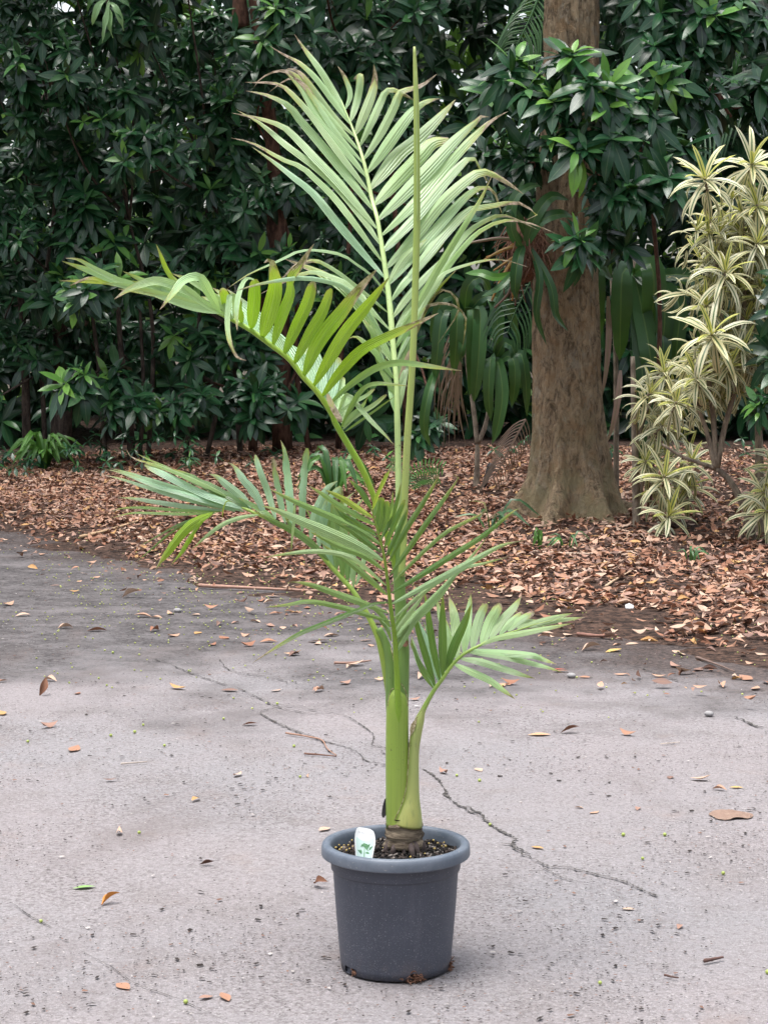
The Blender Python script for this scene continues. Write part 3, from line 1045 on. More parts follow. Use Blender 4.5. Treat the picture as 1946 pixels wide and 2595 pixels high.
def corn_right():
    Y = tree_base[1] + .45
    b = np.array([*at(1400 * K, 1100 * K, Y)[:2], 0]); b[2] = ground_z(b[0], b[1])
    t = empty('corn_plant', b, 'corn plant with broad drooping dark leaves right of the tree trunk', 'plant', 'strap-leaved corn plants')
    for P, r in S([([(1400, 1110), (1395, 900), (1385, 700), (1370, 560)], 7), ([(1330, 1100), (1330, 800), (1320, 600)], 6)], Y + .1):
        vv, ff, uu = tube(P, r, 8, 16, rough=.1)
        obj('cane', vv, ff, M['stem_grey'], t)
    for pts, w, c in [
        ([(1370, 590), (1345, 585), (1340, 680), (1338, 780)], 48, 'm'), ([(1370, 590), (1405, 570), (1412, 640), (1400, 725)], 52, 'm'),
        ([(1320, 600), (1290, 580), (1288, 660), (1296, 735)], 40, 'm'), ([(1320, 600), (1300, 560), (1262, 620), (1240, 680)], 26, 'd'),
        ([(1370, 590), (1430, 640), (1432, 730), (1418, 800)], 40, 'd'), ([(1370, 590), (1400, 740), (1405, 800), (1400, 860)], 44, 'm'),
        ([(1370, 600), (1460, 640), (1462, 740), (1450, 820)], 36, 'd'), ([(1370, 600), (1385, 780), (1390, 880), (1385, 960)], 36, 'd'),
        ([(1380, 700), (1430, 720), (1425, 820), (1410, 900)], 36, 'd'), ([(1370, 600), (1500, 600), (1520, 700), (1500, 780)], 34, 'd'),
        ([(1320, 600), (1262, 560), (1250, 620), (1248, 660)], 20, 'd'), ([(1390, 820), (1385, 900), (1380, 980), (1370, 1020)], 30, 'd'),
        ([(1320, 640), (1280, 700), (1278, 800), (1282, 870)], 14, 'd')]:
        blade(t, pts, Y, w, c, dY=-.22, wave=.05, n0=(random.uniform(-.35, .35), -1, .35))
    for pts, w in [([(1313, 640), (1314, 720), (1308, 800), (1296, 870)], 15), ([(1340, 800), (1334, 860), (1322, 920), (1308, 962)], 15), ([(1290, 800), (1293, 850), (1297, 880)], 7)]:
        o = blade(t, pts, Y - .15, w, 'pk', dY=-.05, twist=1.0)
        o['label'] = 'withered brown hanging leaf'


corn_right()


def epiphyte():
    Y = tree_base[1] - .30
    c = at(1133 * K, 545 * K, Y)
    t = empty('epiphyte', c, 'epiphyte with a shaggy brown root ball and orange stems on the trunk', 'plant')
    # root ball: tangled strands over a core
    NA, NZ = 18, 12
    v = []
    for j in range(NZ):
        th = math.pi * j / (NZ - 1)
        for k in range(NA):
            a = 2 * math.pi * k / NA
            r = .115 * (1 + .35 * mnoise.noise(Vector((math.cos(a) * 2, math.sin(a) * 2, th * 2))))
            v.append(c + np.array([r * math.sin(th) * math.cos(a), r * math.sin(th) * math.sin(a), r * 1.75 * math.cos(th)]))
    f = [(j * NA + k, j * NA + (k + 1) % NA, (j + 1) * NA + (k + 1) % NA, (j + 1) * NA + k) for j in range(NZ - 1) for k in range(NA)]
    obj('root_ball', v, f, M['fibre'], t)
    vv, ff = [], []
    for k in range(110):
        a = random.uniform(0, 6.28); z = random.uniform(-.12, .2)
        p = c + np.array([.12 * math.cos(a), .12 * math.sin(a), z])
        q = p + np.array([random.gauss(0, .04), random.gauss(0, .04) - .02, -random.uniform(.05, .16)])
        r = q + np.array([random.gauss(0, .04), random.gauss(0, .03), -random.uniform(.02, .12)])
        a1, b1, _ = tube([p, q, r], [.005, .004, .002], 4, 6)
        ff += [tuple(i + len(vv) for i in fc) for fc in b1]; vv += a1
    tag(obj('root_strand', vv, ff, M['fibre'], t), kind='stuff')
    for pts, w in [([(1125, 520), (1080, 515), (1040, 520), (1005, 527)], 10), ([(1125, 530), (1085, 540), (1045, 562)], 9), ([(1120, 545), (1090, 590), (1070, 630), (1062, 650)], 10),
                   ([(1128, 560), (1112, 610), (1106, 650)], 9), ([(1122, 548), (1095, 565), (1065, 585)], 8), ([(1130, 560), (1100, 630), (1068, 665)], 9), ([(1140, 560), (1118, 620), (1112, 660)], 8), ([(1120, 520), (1080, 545), (1050, 555)], 6)]:
        P = [at(x * K, y * K, Y - .1) for x, y in pts]
        a1, b1, u1 = tube(P, np.linspace(1, .45, len(P)) * w * .5 * K * mpp(Y), 7, 14, rough=.2)
        cc = np.array(GREENS[random.choice(('yb', 'or_', 'yb', 'br'))])
        obj('old_stem', a1, b1, M['straps'], t, uv=u1, col=np.tile(cc, (len(a1), 1)))
    for pts, w, cl in [([(1135, 530), (1155, 470), (1190, 425), (1228, 432)], 28, 'm'), ([(1135, 530), (1165, 480), (1210, 462), (1238, 470)], 26, 'm'), ([(1130, 540), (1105, 500), (1110, 430), (1150, 400), (1170, 405)], 24, 'm'),
                       ([(1130, 530), (1118, 560), (1112, 620), (1118, 650)], 26, 'd'), ([(1145, 530), (1165, 600), (1158, 680), (1180, 745)], 18, 'd'), ([(1150, 540), (1190, 620), (1200, 680), (1226, 715)], 20, 'd'),
                       ([(1110, 590), (1070, 600), (1040, 590), (1005, 590)], 20, 'b'), ([(1128, 520), (1090, 480), (1060, 470), (1020, 480)], 16, 'd'), ([(1120, 575), (1080, 620), (1040, 640)], 16, 'm'), ([(1140, 520), (1120, 470), (1095, 450), (1080, 470)], 18, 'd')]:
        blade(t, pts, Y - .12, w, cl, dY=-.12, n0=(random.uniform(-.3, .3), -1, .5))


epiphyte()


def hanging_sprig():
    Y = 15.5
    t = empty('hanging_branch', at(232 * K, -60 * K, Y), 'pale drooping leaves of a branch hanging in from the top left', 'branch')
    P = [at(232 * K, -160 * K, Y), at(236 * K, -60 * K, Y), at(232 * K, 10 * K, Y), at(240 * K, 30 * K, Y)]
    a, b, u = tube(P, [.012, .009, .006, .003], 6, 14)
    obj('twig', a, b, M['stem_dark'], t)
    for pts, w in [([(234, -5), (215, 10), (205, 35), (200, 55)], 15), ([(236, 0), (232, 30), (226, 65), (222, 92)], 15), ([(236, 5), (250, 15), (262, 45), (268, 66)], 14), ([(236, -10), (258, -2), (276, 8), (284, 22)], 13),
                   ([(234, 10), (240, 40), (238, 60), (245, 82)], 12), ([(232, -15), (208, -8), (194, 8), (190, 25)], 12), ([(238, 15), (256, 28), (264, 38), (270, 50)], 11), ([(235, -30), (250, -25), (268, -15), (276, 0)], 13), ([(233, -30), (214, -25), (200, -10), (196, 5)], 13)]:
        blade(t, pts, Y, w, random.choice(('pg', 'pg', 'm')), dY=-.06, wave=.12, prof='lance', n0=(random.uniform(-.5, .5), -1, .7))


def palm_behind():
    def frond(label, R0, Y, LL, nl, lw, cl, droop, tipw=1.0):
        P = spline([at(x * K, y * K, Y + d) for x, y, d in R0], 40)
        t = empty('palm_frond', P[0], label, 'palm frond')
        a, b, u = tube(P[::4], np.linspace(.012, .003, 10), 6, 30)
        obj('rachis', a, b, M['straps'], t, uv=u, col=np.tile(np.array(GREENS[cl]) * 1.3, (len(a), 1)))
        for k in range(nl):
            s = (k + 1) / (nl + 1)
            i = int(4 + s * 34)
            T = unit(P[min(i + 1, 39)] - P[i - 1])
            for sd in (-1, 1):
                side = unit(np.cross(T, (0, -1, .2))) * sd
                L = LL * math.sin(math.pi * (.16 + .80 * s)) ** .7 * random.uniform(.9, 1.08)
                p0 = P[i]
                p1 = p0 + L * .45 * unit(side * .8 + T * .75 + np.array([0, -.15, .05]))
                p2 = p0 + L * (unit(side * .62 + T * .75 + np.array([0, -.1, -droop])))
                v, f, uv = ribbon([p0, p1, p2], lw, (0, -1, .6), 'strap', .15, 7)
                obj('leaflet', v, f, M['straps'], t, uv=uv, col=np.tile(np.array(GREENS[cl]) * random.uniform(.8, 1.3), (len(v), 1)))
    Yb = tree_base[1] + .7
    frond('dark palm frond hanging down beside the top of the trunk', [(1170, -60, 0), (1160, 0, -.05), (1130, 70, -.1), (1100, 125, -.1)], Yb, .34, 19, .016, 'm', .35)
    frond('shadowed palm frond arching in the dark corner above the variegated plants', [(1640, 230, .3), (1560, 260, .2), (1470, 330, 0), (1420, 400, 0)], Yb + 1.0, .5, 17, .016, 'd', .5)
    frond('dark palm frond low between the epiphyte and the trunk', [(1190, 520, 0), (1150, 600, 0), (1110, 680, 0), (1090, 740, 0)], Yb + .6, .42, 14, .016, 'd', .4)


palm_behind()
hanging_sprig()


def strap_clump(u, v, label, n, Lm, cl, seed, spread=1.0):
    random.seed(seed)
    b = G(u * K, v * K)
    t = empty('strap_leaf_clump', b, label, 'plant', 'strap-leaf clumps in the leaf litter')
    for k in range(n):
        a = random.uniform(0, 6.28); L = Lm * random.uniform(.6, 1.1)
        d = np.array([math.cos(a), math.sin(a) * .7, 0]) * spread
        P = [b + d * .02, b + d * L * .35 + (0, 0, L * random.uniform(.5, .8)), b + d * L * .8 + (0, 0, L * random.uniform(.1, .55))]
        vv, ff, uv = ribbon(P, Lm * .10, (d[0] * -.5, -.6, 1), 'strap', .3, 9)
        c = np.array(GREENS[random.choice(cl)]) * random.uniform(.8, 1.2)
        obj('blade', vv, ff, M['straps'], t, uv=uv, col=np.tile(c, (len(vv), 1)))


strap_clump(98, 1016, 'bright green strap-leaf clump at the foot of the hedge on the left', 46, .46, 'bbll', 3)
strap_clump(722, 1075, 'arching strap-leaf clump half hidden behind the lower palm fronds', 14, .52, 'mmb', 4)
strap_clump(1168, 1188, 'small upright green shoot in the litter before the big tree', 7, .19, 'bl', 5, .45)
strap_clump(1225, 1190, 'tiny sprawling green shoot right of the upright one', 6, .16, 'bm', 6, 1.5)
strap_clump(1490, 1215, 'tiny green weed in the litter under the variegated plants', 6, .15, 'm', 8, 1.2)
strap_clump(1060, 1150, 'low dark grass tuft in the litter behind the palm stem', 8, .26, 'dm', 9, 1.5)
strap_clump(408, 1015, 'small grass tuft behind the tip of the lowest left frond', 7, .16, 'mb', 11, 1.0)
random.seed(21)


def fern():
    b = G(870 * K, 1062 * K); Y = b[1]
    t = empty('fern', b, 'small bright fern half hidden behind the palm petioles', 'fern')
    for pts in ([(875, 1060), (890, 1020), (930, 1005), (955, 1010)], [(875, 1060), (870, 1015), (845, 1000)], [(880, 1060), (905, 1035), (945, 1030)]):
        P = spline([at(x * K, y * K, Y) for x, y in pts], 16)
        a, b_, u = tube(P[::3], .003, 5, 12)
        st = obj('frond', a, b_, M['straps'], t, uv=u, col=np.tile(GREENS['b'], (len(a), 1)))
        for i in range(2, 16):
            for sd in (-1, 1):
                T = unit(P[min(i + 1, 15)] - P[i - 1]); s = unit(np.cross(T, (0, -1, .3))) * sd
                v, f, uv = ribbon([P[i], P[i] + s * .035 + T * .01, P[i] + s * .065 + T * .02], .016, (0, -1, .8), 'lance', .1, 4)
                obj('pinna', v, f, M['straps'], st, uv=uv, col=np.tile(GREENS['b'], (len(v), 1)))


fern()

# ------------------------------------------------------------------ variegated dracaenas
VT = [leaf_template(6, .14, .35, .25, 'strap'), leaf_template(6, .135, .3, .58, 'strap'), leaf_template(6, .13, .25, .9, 'strap')]
VC = [np.array(c) for c in ((.62, .57, .29), (.67, .63, .38), (.70, .67, .46), (.56, .55, .15))]
VME = {}


def vleaf(t, c):
    if (t, c) not in VME:
        tv, tf, tu = VT[t]
        VME[(t, c)] = new_mesh('leaf', tv, tf, M['variegated'], tu, np.tile(VC[c], (len(tv), 1)))
    return VME[(t, c)]


def vhead(axis, size, n=26, tail=.24):
    a = unit(axis); e1 = unit(np.cross(a, (.2, .95, .1))); e2 = np.cross(a, e1)
    out = []
    for k in range(n):
        s = k / (n - 1)
        phi = k * 2.39996 + random.uniform(-.2, .2)
        th = R(20 + 98 * s ** .75 + random.uniform(-14, 14))
        d = math.cos(th) * a + math.sin(th) * (math.cos(phi) * e1 + math.sin(phi) * e2)
        d = d + np.array([0, 0, .12 - .3 * s])
        L = size * (.6 + .45 * math.sin(math.pi * min(1, s * .8 + .15))) * random.uniform(.9, 1.1)
        ti = 0 if s < .25 else (1 if s < .65 else 2)
        c = 3 if s < .2 else random.choice((0, 1, 1, 2))
        out.append((ti, frame(d, a * .8 + np.array([0, 0, .5])) * L, c, -a * tail * max(0, s - .35)))
    return out


def dracaena(label, base, heads, fill, stems, Y, n_single=12, size=.225):
    t = empty('variegated_dracaena', base, label, 'shrub', 'variegated cream-striped dracaenas')
    for P, r in S(stems, Y + .12):
        a, b, u = tube(P, r, 8, 18, rough=.08)
        obj('stem', a, b, M['stem_grey'], t)
    for i, (x, y, dy, s) in enumerate(heads):
        p = at(x * K, y * K, Y + dy)
        ax = unit(np.array([random.gauss(0, .25), -.75, .55 + random.gauss(0, .15)]))
        items = vhead(ax, size * s)
        if i < n_single:
            a, b, u = tube([p + ax * .02, p - ax * .12, p - ax * .2 + (0, .06, -.06)], [.007, .008, .008], 6, 6)
            h = link('shoot', new_mesh('shoot', np.array(a) - p, b, M['stem_grey']), t, p - np.array(t.location))
            for ti, m, c, off in items:
                lf = link('leaf', vleaf(ti, c), h)
                mm = Matrix(m.tolist()).to_4x4(); mm.translation = Vector(off)
                lf.matrix_local = mm
        else:
            fill.append((x, y, dy, s))
    items = []
    for x, y, dy, s in fill:
        p = at(x * K, y * K, Y + dy)
        ax = unit(np.array([random.gauss(0, .35), -.6, .5 + random.gauss(0, .25)]))
        for ti, m, c, off in vhead(ax, size * s, 18, .3):
            items.append((ti, m, p + off, VC[c] * random.uniform(.75, 1.1)))
    tag(scatter_mesh('foliage', VT, items, M['variegated'], t), kind='stuff')
    return t


ga = G(1375 * K, 1133 * K)
cvt = lambda ox, oy, lst: [((ox + x / 2.084) / K, (oy + y / 2.084) / K, dy, s) for x, y, dy, s in lst]
dracaena('cream-striped dracaena with a straight grey stake-like stem beside the tree', ga,
         cvt(1150, 600, [(1110, 720, 0, .95), (1030, 830, -.1, .95), (1100, 1000, 0, .95), (1110, 1270, -.2, 1.1), (1130, 1480, -.3, 1.05), (1250, 1200, -.05, .95), (1240, 1330, 0, .9), (1010, 1190, 0, .8)]),
         [(1440, 900, .15, .8), (1420, 985, .1, .8), (1410, 840, .2, .8), (1460, 950, .2, .8), (1470, 1040, .1, .7), (1430, 790, .15, .85), (1455, 860, .1, .85), (1400, 900, .15, .8), (1480, 900, .2, .8), (1440, 1000, .1, .85), (1420, 1060, .05, .85), (1460, 1090, .0, .8), (1490, 970, .2, .75), (1480, 800, .2, .8), (1395, 1010, .1, .8)],
         [([(1375, 1135), (1372, 1000), (1368, 850), (1366, 770)], 8), ([(1372, 1050), (1400, 960), (1420, 900)], 4), ([(1372, 960), (1400, 880), (1420, 850)], 4)], ga[1] - .25, 12)
gb = G(1628 * K, 1163 * K)
dracaena('tall cream-striped dracaena branching from a slanting forked grey stem', gb,
         cvt(1150, 600, [(1360, 520, -.35, 1.25), (1430, 190, -.2, 1.1), (1280, 750, -.1, .95), (1330, 370, -.05, .9), (1520, 600, 0, .95), (1450, 690, -.05, .95), (1170, 880, .05, .9), (1600, 640, .05, .9)]) +
         cvt(1150, 0, [(1325, 950, -.2, 1.15), (1570, 870, 0, 1.15), (1600, 1090, 0, .9), (1600, 1290, -.1, 1.0)]),
         [(1530, 505, .05, .8), (1545, 545, .05, .8), (1535, 475, .05, .75), (1600, 500, .1, .9), (1590, 610, .1, .9), (1640, 560, .15, .9), (1610, 690, .1, .9), (1570, 720, .1, .9), (1520, 760, .1, .85), (1560, 800, .15, .85),
          (1620, 770, .15, .9), (1640, 460, .1, .9), (1600, 560, .1, .9), (1500, 800, .1, .8), (1540, 860, .2, .8), (1650, 450, .2, .9), (1580, 430, .15, .8), (1540, 610, .15, .8), (1640, 650, .1, .9), (1500, 860, .2, .75), (1600, 850, .2, .7)] + [(random.uniform(1500, 1690), random.uniform(440, 850), random.uniform(.05, .35), random.uniform(.75, 1.0)) for _ in range(46)],
         [([(1628, 1165), (1612, 1110), (1580, 1045), (1545, 1010)], 9), ([(1545, 1010), (1525, 930), (1500, 860)], 6), ([(1545, 1010), (1540, 900), (1530, 800), (1540, 640)], 6), ([(1548, 1010), (1565, 920), (1590, 820), (1610, 600), (1600, 450)], 6), ([(1545, 1012), (1510, 1000), (1470, 985), (1430, 960)], 4.5), ([(1560, 700), (1545, 560), (1520, 420)], 4)], gb[1] - .2, 13)
gc = G(1645 * K, 1160 * K)
dracaena('cream-striped dracaena at the right picture edge with a thick grey stem', gc,
         [(1648, 1065, -.3, 1.0), (1655, 1105, -.35, 1.0), (1690, 1000, -.2, 1.0), (1665, 1020, -.1, .9)],
         [(1720, 900, 0, 1), (1700, 780, 0, 1), (1740, 1060, 0, 1), (1720, 640, 0, 1), (1690, 540, 0, 1), (1730, 450, 0, 1)],
         [([(1643, 1165), (1641, 1050), (1638, 950), (1636, 850)], 11), ([(1700, 1160), (1700, 900), (1690, 600)], 8)], gc[1] - .05, 4)

# ------------------------------------------------------------------ pot, soil, tag
POT = np.array([at(1002.5, 2450, 4.68)[0], 4.68, 0.0])


def lathe(prof, seg, skip=None):
    v, f = [], []
    for r, z in prof:
        for k in range(seg):
            a = 2 * math.pi * k / seg
            v.append((r * math.cos(a), r * math.sin(a), z))
    for j in range(len(prof) - 1):
        for k in range(seg):
            if skip and skip(j, k): continue
            k2 = (k + 1) % seg
            f.append((j * seg + k, j * seg + k2, (j + 1) * seg + k2, (j + 1) * seg + k))
    return np.array(v), f


NOTCH = (-R(139), -R(72), -R(12), R(20), R(70), R(120), R(165), R(210))


def build_pot():
    t = empty('plant_pot', POT, 'dark grey plastic nursery pot with a paler rolled rim', 'pot')
    seg = 144

    def skip(j, k):
        if j != 1: return False
        a = 2 * math.pi * (k + .5) / seg
        return any(abs((a - n + math.pi) % (2 * math.pi) - math.pi) < R(4.2) for n in NOTCH)
    prof = [(.124, .004), (.1278, .004), (.1292, .020), (.135, .085), (.1405, .155), (.1446, .215), (.1452, .2325), (.1455, .2345), (.1497, .2356), (.1503, .2372), (.1514, .262), (.1525, .276)]
    v, f = lathe(prof, seg, skip)
    obj('body', v + POT, f, M['pot'], t)
    prof = [(.1526, .272), (.160, .2695), (.1705, .2670), (.1722, .2680), (.1728, .2700), (.1724, .2850), (.1708, .2920), (.1675, .2956), (.1600, .2968), (.1540, .2955), (.1506, .2905), (.1485, .280), (.1470, .26), (.145, .235)]
    v, f = lathe(prof, seg)
    obj('rim', v + POT, f, M['rim'], t)
    v, f = lathe([(.0005, .012), (.118, .012), (.1235, .02), (.124, .004)], 48)
    obj('base', v + POT, f, M['pot'], t)
    # soil
    rings = 22; s2 = 64
    vv = []
    for j in range(rings):
        r = .1465 * j / (rings - 1)
        for k in range(s2):
            a = 2 * math.pi * k / s2
            x, y = r * math.cos(a), r * math.sin(a)
            z = .262 + .006 * mnoise.fractal(Vector((x * 18, y * 18, 1)), 1, 2, 4) + .010 * math.exp(-((x - .02) ** 2 + (y - .02) ** 2) / .004)
            vv.append(POT + (x, y, z))
    ff = [(j * s2 + k, (j + 1) * s2 + k, (j + 1) * s2 + (k + 1) % s2, j * s2 + (k + 1) % s2) for j in range(rings - 1) for k in range(s2)]
    s = obj('potting_mix', vv, ff, M['soil'])
    tag(s, 'dark crumbly potting mix filling the pot', 'potting mix', kind='stuff')
    # bark chips in the mix
    box = (np.array([(x, y, z) for x in (-.5, .5) for y in (-.5, .5) for z in (-.5, .5)]) * (1, .45, .3), np.array([(0, 1, 3, 2), (4, 6, 7, 5), (0, 4, 5, 1), (2, 3, 7, 6), (0, 2, 6, 4), (1, 5, 7, 3)], np.int32), np.zeros((8, 2)))
    items = []
    for k in range(1500):
        r = .145 * math.sqrt(random.random()); a = random.uniform(0, 6.28)
        x, y = r * math.cos(a), r * math.sin(a)
        d = unit(RNG.normal(size=3) * (1, 1, .5))
        g = random.random()
        c = np.array([.02, .018, .017]) if g < .55 else (np.array([.07, .055, .048]) if g < .88 else np.array([.22, .19, .17]))
        items.append((0, frame(d, RNG.normal(size=3)) * random.uniform(.005, .014), POT + (x, y, .266 + .008 * math.exp(-(x * x + y * y) / .004) + random.uniform(-.002, .004)), c))
    o = scatter_mesh('bark_chips', [box], items, M['chips'])
    tag(o, 'bark chips and grit scattered over the potting mix', 'bark chips', kind='stuff')
    # fertiliser prills
    ico = bpy.data.meshes.new('tmp')
    import bmesh
    bm = bmesh.new(); bmesh.ops.create_icosphere(bm, subdivisions=2, radius=1); bm.to_mesh(ico); bm.free()
    iv = np.array([v.co[:] for v in ico.vertices]); fi = np.array([p.vertices[:] for p in ico.polygons], np.int32)
    global ICO
    ICO = (iv, fi, np.zeros((len(iv), 2)))
    me = new_mesh('fertiliser_prill', iv * .0030, fi, M['pellet'], col=np.tile((.50, .36, .11), (len(iv), 1)))
    spots = px(780, 2050, 3.77, 262, 330, 298, 345, 345, 348, 388, 345, 305, 388, 325, 370, 370, 395, 268, 370, 400, 380, 420, 300, 1048, 340, 1046, 360, 1075, 365, 1050, 384, 1076, 384, 1062, 410, 1118, 430,
               1156, 330, 1200, 300, 1300, 320, 1280, 355, 1395, 345, 1315, 355, 1150, 270, 1180, 265, 740, 370, 720, 375, 980, 458, 1210, 380, 1240, 330, 430, 360, 285, 320, 350, 370)
    for u, w in spots:
        d = ray(u, w); tt = (.272 - CAM_H) / d[2]
        p = np.array([0, 0, CAM_H]) + d * tt
        o = link('fertiliser_prill', me, None, p)
        o.scale = [random.uniform(.75, 1.1)] * 3
        tag(o, 'tiny amber fertiliser prill on the potting mix', 'fertiliser', 'fertiliser prills in the pot')
    # roots poking out of the drainage notches
    for (a, n, lab, sz) in ((NOTCH[0], 16, 'dry root tuft poking out of the front left drainage notch', .016), (NOTCH[1], 60, 'large brown root tuft spilling from the front drainage notch', .030), (NOTCH[2], 34, 'small brown root tuft at the right side of the pot foot', .024)):
        c = POT + (math.cos(a) * .128, math.sin(a) * .128, .009)
        tg_ = np.array([-math.sin(a), math.cos(a), 0]); rd = np.array([math.cos(a), math.sin(a), 0])
        vv, ff = [], []
        for k in range(n):
            p1 = c + tg_ * random.gauss(0, sz * .35) - rd * .006 + (0, 0, random.uniform(-.004, .006))
            pts = [p1]
            d = unit(rd * .8 + tg_ * random.gauss(0, .8) + np.array([0, 0, random.uniform(-.3, .5)]))
            for q in range(4):
                d = unit(d + RNG.normal(size=3) * .8 + np.array([0, 0, -.25]))
                p = pts[-1] + d * sz * random.uniform(.12, .35)
                p[2] = max(p[2], .002)
                pts.append(p)
            if k % 3 == 0:
                a1, b1, _ = ribbon(pts[:4], .006, (rd[0], rd[1], .8), 'lance', .5, 6, twist=1.5)
            else:
                a1, b1, _ = tube(pts, [.0018, .0016, .0014, .001, .0006], 5, 9)
            ff += [tuple(i + len(vv) for i in fc) for fc in b1]; vv += a1
        o = obj('root_tuft', vv, ff, M['fibre'])
        tag(o, lab, 'root tuft', 'root tufts at the pot foot')
    # plant tag
    tg = empty('plant_tag', at(931, 2165, 4.585), 'white plastic plant tag printed with a green palm picture', 'plant tag')
    Yt = 4.575
    rows = [(2192, 903, 938), (2172, 901.5, 944), (2150, 899.5, 948.5), (2135, 898.5, 951), (2120, 899.5, 951), (2110, 902, 949.5), (2103, 904.5, 946.5), (2098.5, 909, 938)]

    def tagpt(u, w, off=0.0):
        p = at(u, w, Yt + .012 * (1 - ((u - 925) / 26) ** 2) - .006 + (2165 - w) * .0004)
        return p + np.array([0, -off, off * .2])
    vv, ff = [], []
    for w, a, b in rows:
        for k in range(9):
            u = a + (b - a) * k / 8
            vv.append(tagpt(u, w + (u - 925) * (.18 if w < 2140 else .05)))
    for j in range(len(rows) - 1):
        for k in range(8):
            i = j * 9 + k
            ff.append((i, i + 1, i + 10, i + 9))
    n0 = len(vv)
    vv += [p + np.array([0, .0008, 0]) for p in vv]
    ff += [tuple(n0 + i for i in q)[::-1] for q in ff]
    obj('card', vv, ff, M['white'], tg)
    g = []
    for w, a, b in [(2190, 907, 936), (2172, 905, 940), (2150, 903, 944.5), (2135, 902.5, 946.5), (2124, 902.5, 947)]:
        row = []
        for k in range(9):
            s = k / 8; u = a + (b - a) * s
            w2 = w + (u - 925) * .08
            if w == 2124: w2 = 2122 + 9 * math.sin(math.pi * min(1, s * 1.05)) + (u - 925) * .08
            row.append(tagpt(u, w2, .0012))
        g += row
    obj('picture', g, [(j * 9 + k, j * 9 + k + 1, j * 9 + k + 10, j * 9 + k + 9) for j in range(4) for k in range(8)], M['tag_pale'], tg)
    vv, ff = [], []

    def stroke(pts, wd):
        P = [tagpt(u, w, .0022) for u, w in pts]
        a, b, _ = ribbon(P, wd, (0, -1, .2), 'lance', 0, 6)
        ff.extend([tuple(i + len(vv) for i in q) for q in b]); vv.extend(a)
    for k in range(13):
        a = R(-160 + k * 25) if k < 9 else R(random.uniform(-150, -20))
        L = random.uniform(9, 15)
        cx, cy = 924 + random.uniform(-2, 2), 2146
        stroke([(cx, cy), (cx + L * .5 * math.cos(a), cy + L * .6 * math.sin(a) - 1), (cx + L * math.cos(a), cy + L * .8 * math.sin(a) + 3)], .003)
    stroke([(924, 2146), (923, 2165), (922, 2185)], .002)
    for q in ([(928, 2152), (932, 2146), (938, 2138)], [(935, 2155), (940, 2149), (944, 2144)], [(907, 2153), (912, 2158), (916, 2164)], [(913, 2152), (915, 2158), (916, 2163)], [(926, 2161), (931, 2161), (936, 2163)]):
        stroke(q, .0045)
    obj('printed_palm', vv, ff, M['tag_green'], tg)
    vv, ff = [], []
    for u0, u1 in ((908, 913), (916, 924), (928, 944)):
        w0, w1 = 2107 + (u0 - 908) * .22, 2107 + (u1 - 908) * .22
        i = len(vv)
        vv += [tagpt(u0, w0, .0014), tagpt(u1, w1, .0014), tagpt(u1, w1 + 1.6, .0014), tagpt(u0, w0 + 1.6, .0014)]
        ff.append((i, i + 1, i + 2, i + 3))
    obj('faded_line', vv, ff, M['tag_grey'], tg)


build_pot()

# ------------------------------------------------------------------ the palm
Y0 = 4.70
ZC = 3.318
CROP = {'A1': (560, 60), 'A2': (920, 130), 'A3': (840, 560), 'B1': (140, 600), 'B2': (540, 600), 'C1': (250, 1080), 'C2': (640, 1080), 'C3': (640, 1300), 'D1': (1000, 1180), 'D2': (1000, 1430)}
LC = dict(p=(.39, .56, .31), t=(.34, .54, .37), g=(.25, .43, .025), d=(.075, .165, .045), y=(.34, .44, .05), m=(.19, .32, .11), b=(.46, .32, .24))  # sky sheen is painted into p, backlight into g


def cpx(c, xy):
    ox, oy = CROP[c]
    return [(ox + xy[i] / ZC, oy + xy[i + 1] / ZC) for i in range(0, len(xy), 2)]


palm = empty('palm', (at(1024, 2125, Y0)[0], Y0, .262), 'young green feather palm growing in the dark grey nursery pot', 'palm')


def ptube(name, rows, Y, mat, parent, seg=14, n=36, squash=1.0, rough=0.0):
    """tube from (u, v, width px[, dY]) rows"""
    P = [at(r[0], r[1], Y + (r[3] if len(r) > 3 else 0)) for r in rows]
    rad = [r[2] * .5 * mpp(Y, p[2]) for r, p in zip(rows, P)]
    v, f, uv = tube(P, rad, seg, n, squash=squash, rough=rough)
    return obj(name, v, f, M[mat], parent, uv=uv)


# stem foot, collar and stilt roots
c0 = at(1024, 2100, Y0)
prof = []
for i in range(15):
    s = i / 14
    z = .280 + .072 * s
    r = .0445 + .003 * math.sin(s * 19) - .004 * s + (.003 if i in (3, 8) else 0)
    prof.append((r, z))
v, f = lathe(prof, 64)
v = np.array([p + np.array([p[0], p[1], 0]) * (.07 * mnoise.noise(Vector(p * 70)) + .16 * mnoise.noise(Vector(p * 45)) * max(0, (.318 - p[2]) / .035)) for p in v]) + np.array([c0[0], Y0, 0])
obj('root_collar', v, f, M['collar'], palm)
for k in range(15):
    a = 2 * math.pi * k / 15 + random.uniform(-.1, .1)
    r1, r2 = .036, .044 + random.uniform(-.006, .008)
    b = np.array([c0[0], Y0, 0])
    vv, ff, uu = tube([b + (r1 * math.cos(a), r1 * math.sin(a), .296), b + (r2 * math.cos(a), r2 * math.sin(a), .282), b + (r2 * 1.08 * math.cos(a), r2 * 1.08 * math.sin(a), .262)], [q_ * random.uniform(.6, 1.25) for q_ in (.0075, .0065, .004)], 8, 8, rough=.3)
    obj('stilt_root', vv, ff, M['root'], palm)
v, f = lathe([(.030, .262), (.036, .30), (.03, .31)], 24)
obj('root_core', v + np.array([c0[0], Y0, 0]), f, M['root'], palm)

